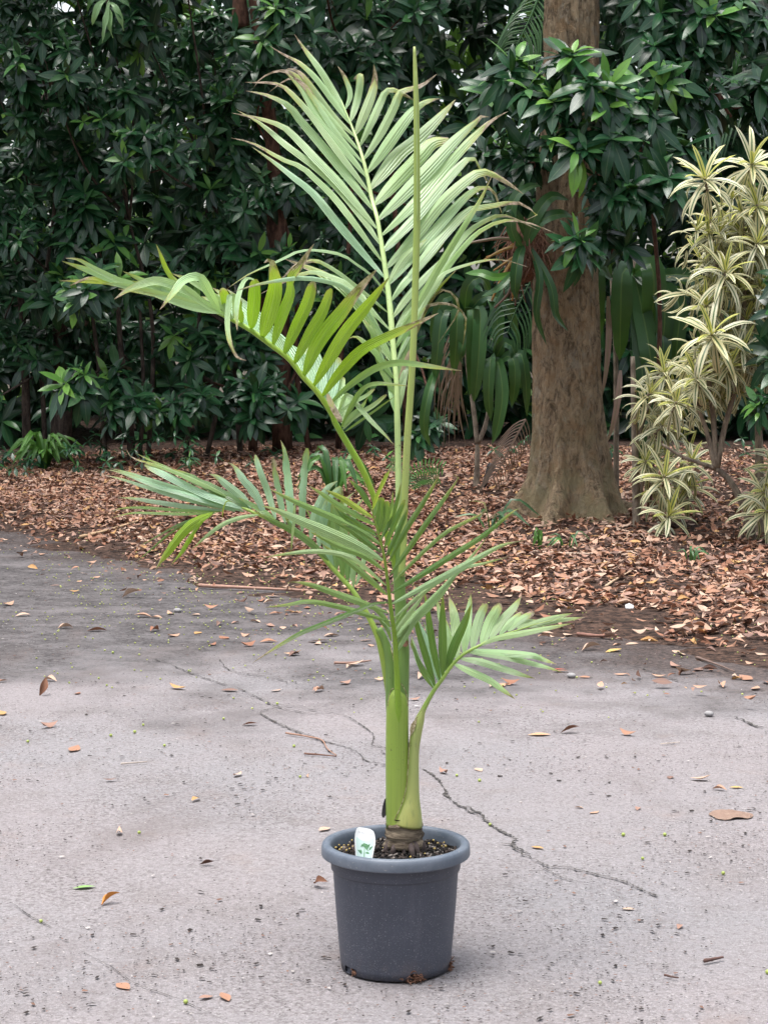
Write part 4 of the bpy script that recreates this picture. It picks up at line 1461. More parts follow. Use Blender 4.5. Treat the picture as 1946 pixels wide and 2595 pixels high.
# crownshaft: the nested sheaths
ptube('crownshaft', [(1014, 2090, 74), (1008.5, 2060, 62), (1007.5, 2000, 60), (1008, 1900, 56), (1010, 1800, 50), (1013, 1740, 47), (1017, 1690, 40), (1020, 1645, 34), (1016, 1560, 30), (1012, 1480, 30), (1011, 1420, 32), (1013, 1370, 30), (1015, 1330, 24)], Y0, 'shaft', palm, 28, 80)
ptube('leaf_sheath', [(1030, 2090, 80), (1032, 2078, 77), (1036, 2050, 63), (1041, 2015, 44), (1045, 1965, 33), (1048, 1905, 28), (1053, 1865, 29), (1062, 1828, 25), (1071, 1802, 15), (1083, 1778, 12.5)], Y0 - .010, 'sheath_pale', palm, 24, 60)
ptube('leaf_sheath', [(1010, 2088, 64), (1007, 2060, 58.5), (1006, 1960, 57.5), (1006, 1860, 57), (1007, 1800, 56), (1007.5, 1775, 51), (1008, 1758, 41), (1009, 1744, 26), (1009, 1722, 15)], Y0 - .0085, 'sheath_front', palm, 24, 50)
ptube('leaf_sheath', [(1004, 1900, 30, .006), (994, 1800, 32), (992, 1740, 30), (990, 1700, 27), (984, 1655, 24), (974, 1622, 20), (960, 1592, 17)], Y0 - .003, 'shaft', palm, 18, 40)
# pale dried margins of the sheaths
for pts in ([(999, 2079), (1007, 2062), (1017, 2040), (1026, 2012), (1031, 1982), (1034, 1940), (1036, 1900), (1039, 1866)], [(1039, 1866), (1044, 1846), (1053, 1824), (1059, 1816)]):
    P = [at(a, b, Y0 - .0375 + .0135 * i / 7) for i, (a, b) in enumerate(pts)]
    vv, ff, uu = tube(P, .0008, 6, 30)
    obj('sheath_margin', vv, ff, M['sheath_edge'], palm)
for pts in ([(982, 1790), (986, 1762), (992, 1748), (998, 1744)], [(1016, 1732), (1024, 1744), (1031, 1764), (1034, 1790)], [(990, 1640), (996, 1665), (1000, 1700), (1001, 1730)]):
    P = [at(a, b, Y0 - .0355 + .00085 * abs(a - 1007) * (abs(a - 1007) > 12) * .6) for i, (a, b) in enumerate(pts)]
    vv, ff, uu = tube(P, .0008, 5, 20, rough=.3)
    obj('sheath_margin', vv, ff, M['sheath_edge'], palm)
vv, ff, uu = ribbon([at(1041, 1864, Y0 - .02), at(1046, 1842, Y0 - .022), at(1056, 1820, Y0 - .018)], .012, (-.2, -1, .2), 'lance', .1, 8)
obj('torn_flap', vv, ff, M['sheath_edge'], palm, uv=uu)
vv, ff, uu = ribbon([at(980, 2020, Y0 - .004), at(975, 2050, Y0 - .006), at(971, 2072, Y0 - .01)], .012, (-.3, -1, .2), 'blunt', .1, 8)
obj('dark_scrap', vv, ff, M['scrap'], palm, uv=uu)
vv, ff, uu = ribbon([at(1016, 1634, Y0 - .018), at(1024, 1630, Y0 - .02), at(1034, 1634, Y0 - .016)], .016, (0, -1, .3), 'blunt', .1, 6)
obj('cut_scar', vv, ff, M['fibre'], palm, uv=uu)

# the unopened spear
ptube('spear_leaf', [(1015, 1460, 18), (1021, 1400, 18), (1024, 1300, 17.5), (1028, 1200, 18), (1033, 1100, 18), (1040, 1000, 17.5), (1046, 900, 17), (1050, 800, 16.5), (1053, 700, 17), (1056, 560, 17.5), (1056, 400, 16), (1055, 280, 14.5), (1052, 180, 11), (1050.5, 140, 8), (1050, 118, 6)], Y0 - .012, 'spear', palm, 10, 90, squash=.55)
P = [at(1052 + d, y, Y0 - .0195) for d, y in ((6, 560), (4.5, 400), (3, 280), (1, 180))]
vv, ff, uu = tube(P, [.0008, .001, .0008, .0004], 5, 20)
obj('spear_fold', vv, ff, M['rachis_pale'], palm)

FRONDS = []


def frond(label, rach, mats, data, dflt):
    """rach: list of (crop, x, y, width crop-px, Y offset) from the base up; data: leaflets"""
    rows = []
    for c, x, y, w, dY in rach:
        (u, v), = cpx(c, (x, y))
        rows.append((u, v, w / ZC, dY))
    P = np.array([[*at(r[0], r[1], Y0 + r[3])] for r in rows])
    rad = np.array([r[2] * .5 * mpp(Y0 + r[3], 1) for r in rows])
    v, f, uv = tube(P, rad, 10, 80, squash=.8)
    o = obj('frond', v, f, M[mats], palm, uv=uv)
    o['label'] = label
    dense = spline(np.array([(r[0], r[1], r[3]) for r in rows]), 200)
    for L in data:
        c, xy, w, col, tip = L[:5]
        op = dict(dflt)
        if len(L) > 5: op.update(L[5])
        q = cpx(c, xy)
        if op.get('rev'): q = q[::-1]
        d2 = ((dense[:, :2] - np.array(q[0])) ** 2).sum(1)
        yb = op.get('yb', dense[d2.argmin(), 2])
        n = len(q)
        seg = np.r_[0, np.cumsum([math.hypot(q[i + 1][0] - q[i][0], q[i + 1][1] - q[i][1]) for i in range(n - 1)])]
        s = seg / seg[-1]
        dT = op['dY'] * random.uniform(.6, 1.3) * seg[-1] / 250
        arch = op.get('arch', 0)
        P3 = [at(a, b, Y0 + yb + op.get('near', 0) + random.gauss(0, .006) * min(1, 4 * t) + dT * t + arch * math.sin(math.pi * t)) for (a, b), t in zip(q, s)]
        k = op['k'] + random.gauss(0, .16); m = op.get('m', 0) + random.gauss(0, .22)
        vv, ff, uu = ribbon(P3, w / ZC * mpp(Y0) * op.get('ws', 1.04), (m, -1, k), op.get('prof', 'leaflet'), op.get('fold', .22), 18, twist=op.get('tw', random.gauss(0, .12)), torn=op.get('torn', 0))
        lf = obj('leaflet', vv, ff, M['leaflet'], o, uv=uu)
        j = random.uniform(.9, 1.1)
        cc = [x * j * random.uniform(.95, 1.05) for x in LC[col]]
        lf.color = (*cc, tip * random.uniform(.85, 1.15))
    return o


# ---- tall upright frond
frond('tall upright frond with pale leaflets and dried tips',
      [('C2', 1225, 1250, 40, 0), ('C2', 1228, 700, 52, .0), ('C2', 1222, 200, 52, .02), ('A3', 552, 1640, 50, .03), ('A3', 545, 1350, 42, .05), ('A3', 522, 1100, 48, .08), ('A3', 500, 820, 50, .11), ('A3', 478, 600, 46, .14), ('A3', 445, 350, 42, .17), ('A3', 410, 130, 38, .2), ('A3', 385, -20, 34, .22),
       ('A1', 1270, 1480, 34, .26), ('A1', 1240, 1330, 32, .28), ('A1', 1200, 1160, 28, .3), ('A1', 1150, 1000, 24, .33), ('A1', 1095, 850, 18, .36), ('A1', 1045, 730, 12, .38), ('A1', 1010, 640, 6, .4)], 'rachis_pale',
      [('A1', (1060, 770, 950, 570, 830, 370, 700, 200, 620, 90), 68, 'p', .5), ('A1', (1095, 850, 950, 650, 800, 450, 660, 320, 540, 260, 410, 185), 60, 'p', .75),
       ('A1', (1130, 950, 950, 770, 780, 545, 680, 420, 590, 375, 520, 400), 58, 'p', .9), ('A1', (1165, 1070, 900, 760, 700, 500, 600, 405, 470, 390, 330, 460, 270, 550), 60, 'p', .95),
       ('A1', (1195, 1170, 950, 880, 760, 590, 640, 460, 540, 470, 400, 580), 56, 'p', .95), ('A1', (1225, 1290, 1000, 990, 800, 740, 680, 545, 550, 410, 480, 400), 74, 'p', .5),
       ('A1', (1250, 1420, 1000, 1080, 790, 790, 640, 620, 530, 520, 420, 490, 200, 492), 78, 'p', .7), ('A1', (1280, 1565, 1090, 1310, 870, 1040, 680, 820, 560, 675, 370, 590, 210, 565), 82, 'p', .45),
       ('A1', (1309, 1719, 1000, 1340, 800, 1130, 640, 960, 520, 855, 300, 785, 90, 750), 80, 'p', .5), ('A1', (1334, 1848, 1200, 1640, 1000, 1380, 800, 1195, 560, 1020, 330, 830, 130, 725), 80, 'p', .35),
       ('A1', (1359, 1999, 1128, 1670, 940, 1430, 760, 1260, 680, 1190, 520, 1130, 270, 1000, 85, 960), 76, 'p', .6), ('A3', (445, 470, 250, 240, 31, -19, -148, -239, -308, -369, -508, -519, -668, -624), 78, 't', .3),
       ('B2', (1455, 480, 1350, 330, 1220, 230, 1080, 140, 850, 102, 700, 120, 560, 190, 300, 310, 115, 440), 50, 'p', .35, dict(dY=-.15)), ('B2', (1470, 635, 1300, 480, 1100, 320, 930, 215, 840, 192, 700, 235, 600, 330, 550, 370), 58, 'p', .9, dict(dY=-.1)),
       ('B2', (1485, 780, 1340, 620, 1200, 430, 1000, 332, 820, 290, 600, 370, 400, 480), 54, 'p', .6), ('B2', (1500, 930, 1350, 700, 1230, 525, 1080, 405, 870, 350, 700, 343, 400, 392, 180, 460), 54, 't', .4, dict(dY=-.15)),
       ('B2', (1510, 1060, 1400, 860, 1280, 640, 1130, 450, 950, 320, 770, 240, 600, 185), 105, 'm', .5, dict(dY=.1)), ('B2', (1520, 1190, 1400, 1000, 1290, 890, 1200, 832, 1110, 870), 66, 'm', .4),
       ('B2', (1530, 1330, 1450, 1150, 1390, 980, 1340, 800, 1260, 690), 72, 'm', .3), ('B2', (1535, 1440, 1490, 1250, 1440, 1080, 1390, 900), 50, 'p', .2), ('B2', (1540, 1500, 1505, 1350, 1480, 1180, 1450, 1000), 44, 'p', .2),
       # right-hand side
       ('A1', (1045, 720, 1085, 590, 1040, 450, 980, 355), 46, 'p', .9, dict(tw=.5)), ('A1', (1090, 820, 1140, 640, 1165, 500, 1160, 420, 1115, 460), 68, 'p', .5, dict(prof='blunt')),
       ('A1', (1130, 930, 1210, 740, 1275, 560, 1295, 440, 1285, 340), 86, 'p', .7), ('A1', (1165, 1030, 1260, 830, 1350, 630, 1385, 562, 1450, 548, 1560, 600, 1650, 660), 70, 'p', .8),
       ('A1', (1200, 1140, 1330, 930, 1450, 700, 1500, 575, 1560, 545, 1690, 510, 1815, 422), 80, 'p', .85), ('A2', (40, 1015, 200, 780, 350, 570, 440, 470, 540, 410, 650, 395), 108, 'p', .35),
       ('A2', (65, 1150, 180, 990, 300, 840, 450, 720, 620, 560, 775, 405), 140, 'p', .3), ('A2', (100, 1285, 300, 1060, 480, 870, 590, 755, 720, 735), 125, 'p', .3, dict(prof='blunt')),
       ('A2', (130, 1410, 350, 1180, 560, 960, 780, 730, 960, 575, 1010, 532, 1060, 550), 125, 'p', .4), ('A2', (160, 1540, 400, 1290, 640, 1010, 860, 770, 1060, 585, 1215, 505), 118, 'p', .5),
       ('A2', (175, 1659, 400, 1420, 650, 1120, 860, 900, 940, 892, 990, 985, 1050, 1110), 110, 'p', .5, dict(near=-.03)), ('A2', (199, 1817, 420, 1560, 650, 1270, 900, 1050, 1030, 1002, 1200, 1090, 1345, 1200), 112, 'p', .55),
       ('A2', (219, 1952, 480, 1620, 700, 1370, 880, 1185, 1000, 1128, 1100, 1160, 1140, 1270, 1165, 1360), 110, 'p', .55), ('A2', (239, 2092, 520, 1720, 720, 1480, 900, 1315, 1050, 1290, 1270, 1258, 1380, 1300, 1450, 1360, 1440, 1410, 1370, 1420), 92, 'p', .75),
       ('A2', (300, 2350, 455, 2127, 634, 1807, 860, 1440, 980, 1250, 1085, 1040), 66, 'm', .45, dict(near=-.05)), ('A3', (530, 930, 740, 640, 940, 330, 1130, 100, 1265, 3, 1415, -57, 1535, -27, 1735, 73), 66, 'p', .7),
       ('A3', (535, 1070, 780, 680, 970, 380, 1150, 160, 1265, 63, 1445, -12, 1665, 13, 1895, 108), 60, 'm', .65), ('A3', (545, 1180, 760, 720, 860, 520, 960, 422, 1100, 370, 1280, 325, 1460, 325, 1659, 390), 52, 'p', .75),
       ('A3', (550, 1200, 700, 900, 780, 740, 900, 560, 1060, 400), 44, 'y', .4), ('A3', (560, 1330, 720, 900, 790, 740, 870, 610, 940, 570, 1010, 600, 1070, 690, 1050, 790, 960, 930, 890, 1040), 36, 'b', 1.5),
       ('A3', (560, 1400, 720, 880, 810, 712, 930, 688, 1050, 715, 1130, 810, 1120, 930, 1100, 1070), 36, 'b', 1.5), ('A3', (500, 670, 600, 520, 760, 350, 950, 180), 74, 'p', .2), ('A3', (515, 810, 620, 650, 760, 490, 950, 290), 74, 'p', .2),
       ('A3', (530, 930, 640, 740, 780, 560, 900, 420), 60, 'p', .2), ('A3', (540, 1070, 620, 900, 720, 740, 850, 560), 60, 'm', .3), ('A3', (550, 1190, 640, 980, 700, 870, 800, 700), 56, 'm', .3),
       ('A3', (555, 1330, 600, 1150, 660, 1000, 760, 830), 52, 'm', .3), ('A3', (560, 1450, 600, 1280, 640, 1130, 720, 930), 46, 'p', .3), ('A3', (565, 1600, 590, 1430, 620, 1280, 650, 1150), 46, 'p', .3), ('A3', (480, 530, 600, 330, 700, 230, 800, 150), 80, 'p', .2), ('A3', (465, 395, 560, 270, 690, 150, 800, 50), 84, 't', .2), ('A3', (445, 250, 540, 130, 660, 10, 780, -90), 84, 't', .2)],
      dict(dY=.10, k=1.0, m=0, fold=-.50, ws=1.04))

# ---- arching left frond
frond('long frond arching out to the left with backlit yellow-green leaflets',
      [('C2', 1210, 1250, 46, 0), ('C2', 1160, 1020, 46, -.015), ('C2', 1080, 780, 48, -.02), ('C2', 1010, 570, 50, -.02), ('C2', 930, 380, 56, -.02), ('C2', 830, 200, 56, -.02), ('C2', 700, -20, 50, -.02), ('B2', 1000, 1490, 50, -.02), ('B2', 880, 1310, 46, -.02), ('B2', 760, 1180, 44, -.01),
       ('B2', 640, 1030, 42, 0), ('B2', 500, 920, 42, .01), ('B2', 400, 845, 42, .02), ('B2', 300, 775, 40, .03), ('B2', 100, 665, 36, .05), ('B1', 1280, 600, 28, .07), ('B1', 1100, 545, 22, .09), ('B1', 900, 480, 16, .11), ('B1', 700, 430, 10, .13), ('B1', 500, 385, 5, .15)], 'petiole_bright',
      [('B2', (765, 1165, 900, 880, 1090, 640, 1230, 450, 1380, 270), 128, 'g', .75), ('B2', (850, 1250, 1000, 1000, 1130, 790, 1300, 580, 1480, 340), 104, 'g', .3), ('B2', (685, 1065, 830, 800, 930, 630, 1000, 440), 94, 'g', .25, dict(prof='blunt')),
       ('B2', (600, 985, 700, 770, 790, 580, 850, 375), 98, 'g', .3, dict(prof='blunt')), ('B2', (505, 910, 590, 680, 665, 480, 670, 340, 740, 250, 850, 60), 122, 'g', .85), ('B2', (415, 845, 480, 630, 520, 440, 505, 280, 480, 195, 430, 220), 122, 'g', .7),
       ('B2', (325, 770, 345, 560, 352, 355), 98, 'g', .2, dict(prof='blunt')), ('B2', (345, 360, 290, 352, 250, 400, 215, 510, 200, 640, 205, 790), 46, 'p', .4, dict(near=-.1, prof='strap')), ('B2', (245, 725, 230, 620, 235, 520), 66, 'g', .4, dict(prof='blunt')),
       ('B2', (130, 640, 105, 520, 75, 430), 74, 'g', .4, dict(prof='blunt')), ('B1', (1390, 635, 1300, 480, 1210, 345, 1080, 372, 1000, 470, 880, 615), 78, 'p', .4, dict(near=-.03)), ('B1', (1500, 690, 1510, 560, 1480, 468, 1462, 560, 1450, 720, 1470, 880, 1530, 1010, 1610, 1040), 44, 'p', .65, dict(near=-.03)),
       ('B1', (1280, 590, 1150, 480, 1000, 410, 850, 372, 720, 402, 600, 455, 500, 525), 74, 'p', .4, dict(near=-.02)), ('B1', (1100, 520, 1000, 380, 930, 270, 880, 140, 850, 60), 50, 'y', .5), ('B1', (900, 470, 600, 395, 350, 280, 200, 195, 90, 180), 52, 'p', .4), ('B1', (800, 440, 500, 365, 300, 290, 60, 205), 62, 'p', .35),
       ('B1', (700, 430, 450, 388, 250, 375, 40, 370), 40, 'y', .5), ('B1', (650, 420, 480, 400, 300, 350, 115, 415), 38, 'y', .95), ('B1', (1100, 500, 850, 420, 700, 350, 570, 290), 48, 'p', .5), ('B1', (1270, 590, 1000, 522, 800, 470, 530, 440), 62, 'p', .35), ('B1', (1390, 640, 1150, 592, 950, 530, 740, 462), 60, 'p', .3),
       ('B1', (1450, 670, 1250, 560, 1080, 430, 960, 305), 60, 'p', .35), ('B1', (1500, 700, 1350, 520, 1150, 380, 980, 308), 60, 'p', .35), ('B1', (1200, 560, 1000, 470, 800, 410, 640, 370), 56, 'p', .3), ('B1', (1000, 510, 750, 450, 560, 410, 400, 390), 50, 'p', .3), ('B1', (1400, 630, 1300, 420, 1180, 300, 1000, 180), 0.1, 'p', .3),
       # far row
       ('B2', (500, 900, 350, 705, 200, 565, 0, 430), 92, 't', .3, dict(dY=.2)), ('B2', (640, 1030, 520, 845, 420, 725, 300, 605, 120, 440), 100, 't', .3, dict(dY=.2)), ('B2', (760, 1170, 660, 985, 560, 865, 420, 720), 104, 't', .3, dict(dY=.2)), ('B2', (860, 1290, 790, 1120, 700, 985, 590, 880), 112, 't', .25, dict(dY=.2)),
       ('B2', (930, 1340, 890, 1140, 840, 1000, 780, 930), 112, 't', .25, dict(dY=.2, prof='blunt')), ('B2', (960, 1420, 990, 1240, 1020, 1120, 1040, 1010), 118, 't', .2, dict(dY=.2, prof='blunt')), ('B2', (1030, 1480, 1055, 1320, 1075, 1180), 104, 'p', .2, dict(dY=.2, prof='blunt')), ('B2', (1080, 1570, 1110, 1440, 1095, 1320), 90, 'p', .2, dict(dY=.2, prof='blunt')),
       ('B2', (400, 845, 280, 680, 150, 560, -20, 470), 80, 't', .3, dict(dY=.2)), ('B2', (300, 775, 180, 640, 50, 560, -100, 500), 70, 't', .3, dict(dY=.2)),
       # near row towards the stem
       ('B2', (920, 1340, 1060, 1150, 1240, 965, 1430, 862, 1650, 760, 1895, 642), 84, 'g', .6), ('B2', (975, 1410, 1150, 1250, 1350, 1115, 1530, 1062, 1700, 1072, 1860, 1095, 2090, 1127), 54, 'm', .5), ('B2', (1040, 1500, 1180, 1400, 1290, 1340, 1360, 1280), 44, 'p', .3, dict(prof='blunt')),
       ('B2', (1080, 1600, 1180, 1400, 1250, 1295, 1370, 1237, 1640, 1255), 42, 'm', .3), ('B2', (1090, 1620, 1200, 1510, 1350, 1420, 1460, 1330), 42, 'p', .3, dict(prof='blunt')), ('B2', (1110, 1640, 1280, 1520, 1530, 1340), 20, 'm', .3), ('B2', (1090, 1600, 1170, 1500, 1240, 1440, 1300, 1350), 40, 'p', .3),
       ('B2', (1050, 1480, 1120, 1330, 1200, 1400, 1320, 1540, 1430, 1650, 1520, 1750), 40, 'p', .3), ('B2', (960, 1320, 1000, 1420, 1080, 1560), 46, 'b', 1.6, dict(near=-.03, prof='blunt'))],
      dict(dY=-.16, k=.35, m=0, fold=.30, ws=1.10))

# ---- lower left frond
frond('low frond reaching far left with torn pale leaflets and a drooping fan',
      [('C3', 1190, 1800, 50, .010), ('C3', 1145, 1500, 60, .004), ('C3', 1105, 1250, 62, 0), ('C3', 1060, 1060, 56, .0), ('C3', 985, 890, 48, .01), ('C3', 900, 740, 44, .02), ('C3', 840, 650, 42, .03), ('C3', 760, 560, 40, .04), ('C3', 660, 450, 40, .05), ('C2', 560, 1060, 44, .06), ('C2', 430, 950, 44, .07), ('C2', 300, 860, 40, .08), ('C2', 150, 785, 36, .09), ('C1', 1350, 745, 30, .11), ('C1', 1200, 680, 24, .13), ('C1', 1050, 620, 14, .15), ('C1', 900, 560, 6, .17)], 'sheath_front',
      [('C1', (1280, 700, 1130, 610, 800, 465, 600, 355, 450, 290, 310, 225), 50, 'm', .3), ('C1', (1150, 620, 850, 470, 560, 350, 400, 300, 280, 260, 235, 190), 60, 'm', .75), ('C1', (1250, 700, 1000, 610, 800, 525, 560, 405, 390, 320), 92, 't', .2, dict(prof='blunt')), ('C1', (1290, 710, 1130, 610, 950, 515, 750, 415, 560, 345), 116, 'd', .35, dict(torn=.3)),
       ('C1', (1220, 715, 950, 642, 700, 562, 450, 490, 200, 392, 60, 365), 60, 't', .4), ('C1', (1200, 690, 960, 612, 720, 540, 500, 470, 250, 390, 105, 355), 68, 't', .35, dict(torn=.3)), ('C1', (1150, 715, 900, 652, 650, 590, 400, 510, 180, 440, 25, 405), 52, 't', .4), ('C1', (1050, 710, 800, 682, 550, 645, 300, 607, 160, 600), 62, 't', .3),
       ('C1', (1050, 715, 700, 706, 400, 685, 200, 690, 85, 722), 40, 'm', .4), ('C1', (980, 725, 750, 737, 500, 732, 280, 730, 100, 775), 36, 'm', .4), ('C1', (1000, 725, 860, 762, 680, 822, 500, 920, 345, 1010), 32, 'd', .3, dict(near=-.02)), ('C1', (980, 730, 780, 792, 600, 900, 450, 1030, 320, 1140), 30, 'd', .3, dict(near=-.02)),
       ('C1', (960, 730, 800, 805, 680, 920, 560, 1085, 480, 1205), 120, 'g', .45, dict(near=-.03, torn=.25)), ('C1', (960, 735, 850, 810, 780, 925, 700, 1055, 610, 1170), 66, 'g', .3, dict(near=-.03, torn=.35)), ('C1', (1350, 745, 1200, 767, 1050, 822, 900, 930, 785, 1040), 50, 'p', .3, dict(near=-.03)),
       ('C1', (1130, 640, 1080, 630, 1050, 690, 1040, 780), 16, 'y', .4, dict(near=-.03)), ('C1', (1250, 700, 1000, 650, 850, 600, 700, 585, 635, 610), 26, 'y', .4),
       ('C1', (1280, 690, 1190, 585, 1070, 485, 990, 420, 925, 400), 92, 't', .35), ('C1', (1400, 740, 1310, 560, 1210, 435, 1140, 335, 1085, 305), 100, 't', .4, dict(torn=.3)), ('C1', (1490, 780, 1430, 560, 1370, 400, 1320, 240), 76, 't', .2, dict(prof='blunt')), ('C1', (1570, 820, 1520, 600, 1490, 420, 1465, 265), 76, 't', .5, dict(prof='blunt', torn=.5)),
       ('C2', (330, 840, 312, 620, 290, 380, 270, 200, 235, 115), 102, 't', .4, dict(torn=.3)), ('C2', (420, 890, 428, 600, 443, 350, 462, 185), 96, 't', .2, dict(prof='blunt', torn=.45)), ('C2', (490, 950, 530, 760, 590, 600, 640, 510, 715, 460), 104, 't', .2), ('C2', (560, 1010, 590, 800, 660, 620, 745, 510), 112, 't', .2, dict(prof='blunt')),
       ('C2', (640, 1140, 642, 900, 650, 620), 92, 'm', .3, dict(prof='blunt')), ('C2', (700, 1230, 692, 1000, 690, 760, 690, 600), 104, 'm', .3, dict(prof='blunt')), ('C2', (760, 1300, 750, 1050, 742, 840, 760, 520), 84, 'm', .3), ('C2', (800, 1330, 800, 1100, 792, 950, 780, 780), 64, 'm', .3), ('C2', (850, 1360, 850, 1180, 855, 1000, 900, 840), 60, 'p', .3),
       ('C2', (800, 1300, 770, 1000, 765, 750, 795, 610, 870, 548), 84, 'p', .3), ('C2', (830, 1300, 840, 980, 850, 780, 900, 640, 965, 600), 72, 'p', .3), ('C2', (870, 1340, 930, 1150, 960, 980, 1000, 900), 52, 'p', .3), ('C2', (680, 1200, 600, 900, 590, 750, 640, 560), 84, 't', .3), ('C2', (720, 1260, 640, 1050, 560, 880, 440, 680), 60, 'm', .3),
       ('C2', (640, 1130, 500, 985, 330, 872, 150, 785, 0, 705), 80, 'd', .2, dict(near=-.035, dY=-.05)), ('C2', (560, 1040, 420, 920, 330, 840, 270, 760), 70, 'd', .2, dict(near=-.03)), ('C2', (360, 640, 352, 740, 348, 830, 335, 950, 325, 1060), 36, 'p', .3, dict(near=-.12)), ('C2', (200, 800, 100, 720, -20, 650, -120, 600), 66, 'm', .3)],
      dict(dY=.10, k=.55, m=.1, fold=-.42, ws=.80))

# ---- front frond
frond('short frond pointing at the viewer in front of the crownshaft',
      [('C3', 1215, 2400, 30, -.018), ('C3', 1220, 2150, 42, -.0255), ('C3', 1222, 1950, 48, -.0277), ('C3', 1226, 1750, 52, -.0287), ('C3', 1222, 1560, 54, -.034), ('C3', 1210, 1300, 46, -.04), ('C3', 1195, 1050, 40, -.06), ('C3', 1170, 860, 36, -.09), ('C3', 1155, 740, 32, -.12), ('C3', 1138, 600, 28, -.16), ('C3', 1115, 420, 24, -.21), ('C3', 1090, 290, 22, -.26), ('C2', 1060, 910, 20, -.31), ('C2', 1030, 800, 16, -.35), ('C2', 1000, 700, 10, -.39), ('C2', 980, 640, 5, -.41)], 'petiole_bright',
      [('C2', (1000, 700, 920, 560, 840, 475, 810, 450), 54, 'd', .3), ('C2', (1010, 770, 880, 685, 750, 600, 610, 535), 58, 'y', .3), ('C2', (1030, 830, 900, 765, 720, 665, 560, 555, 470, 500), 58, 'm', .3), ('C2', (1045, 900, 900, 825, 700, 695), 42, 'd', .2), ('C2', (1060, 990, 900, 875, 700, 775, 500, 690, 300, 605, 140, 525), 70, 'm', .3),
       ('C2', (1080, 1060, 950, 965, 800, 855, 620, 760), 60, 'd', .2), ('C2', (1095, 1130, 900, 1012, 650, 895, 400, 790, 200, 705, 80, 670), 108, 'p', .2), ('C2', (1105, 1210, 950, 1095, 700, 995, 480, 885), 60, 'm', .2), ('C2', (1120, 1340, 960, 1205, 840, 1115, 720, 1072, 520, 1052, 300, 1072, 90, 1105), 52, 'p', .3),
       ('C2', (1130, 1420, 980, 1285, 800, 1135, 680, 1060, 570, 980), 60, 'm', .3), ('C3', (1140, 840, 900, 745, 700, 675, 500, 605, 370, 580, 290, 582), 70, 'm', .4), ('C3', (1150, 910, 950, 852, 750, 792, 480, 742, 300, 770, 100, 795), 54, 'm', .4), ('C3', (1145, 755, 1060, 755, 1000, 770, 850, 830, 600, 930, 400, 1012, 200, 1130, 0, 1260), 50, 'd', .6),
       ('C3', (1160, 960, 1080, 850, 980, 770), 50, 'm', .2), ('C3', (1165, 1080, 1130, 980, 1050, 880), 36, 'm', .2), ('C3', (1165, 1000, 1110, 930, 1040, 870), 36, 'p', .2), ('C2', (1085, 1000, 950, 900, 840, 850, 740, 820), 46, 'm', .2), ('C2', (1050, 930, 920, 840, 780, 770, 660, 640), 46, 'd', .2),
       ('C2', (1010, 700, 1060, 560, 1120, 435, 1155, 360), 46, 'y', .4, dict(prof='blunt', torn=.4)), ('C2', (1050, 880, 1072, 740, 1085, 600), 80, 'd', .2, dict(prof='blunt')), ('C2', (1060, 900, 1120, 760, 1130, 630), 78, 'd', .2, dict(prof='blunt', torn=.3)), ('C2', (1090, 940, 1170, 760, 1220, 600, 1250, 470), 46, 'd', .3),
       ('C2', (1110, 1020, 1200, 800, 1280, 620), 52, 'd', .2, dict(prof='blunt')), ('C2', (1125, 1090, 1220, 880, 1300, 690), 56, 'd', .2, dict(prof='blunt')), ('D1', (-54, 818, 86, 548, 226, 328, 340, 140, 370, 80, 340, 45), 56, 'd', .5), ('D1', (-40, 920, 120, 690, 280, 460, 420, 270, 520, 125, 532, 92, 490, 75), 56, 'd', .5),
       ('D1', (-30, 1000, 150, 812, 400, 582, 560, 490, 720, 412, 770, 370, 762, 322, 700, 297, 620, 300), 40, 'm', .75), ('D1', (-25, 1070, 200, 932, 500, 742, 750, 582, 980, 395, 1060, 355), 60, 'd', .3), ('D1', (-20, 1160, 200, 1042, 450, 910, 650, 800, 900, 670, 1100, 625), 64, 'p', .4), ('D1', (-5, 1280, 150, 1140, 350, 985, 540, 870, 700, 700, 780, 590), 44, 'p', .4),
       ('D1', (10, 1450, 150, 1290, 300, 1150, 480, 955, 530, 880), 104, 'p', .25), ('D1', (20, 1490, 200, 1235, 420, 1010, 560, 870, 750, 820, 960, 765), 50, 'p', .4), ('D1', (0, 1400, 100, 1270, 250, 1080), 52, 'p', .2), ('D1', (20, 1560, 120, 1385, 220, 1250), 52, 'p', .2), ('D1', (15, 1520, 90, 1380, 160, 1290), 34, 'm', .3), ('D1', (5, 1340, 110, 1180, 200, 1090), 34, 'm', .3),
       ('C2', (1075, 960, 1120, 860, 1170, 700, 1180, 540), 44, 'm', .3), ('C2', (1020, 760, 1040, 650, 1045, 560), 40, 'm', .3)],
      dict(dY=-.06, k=.30, m=0, fold=-.45, ws=.84))

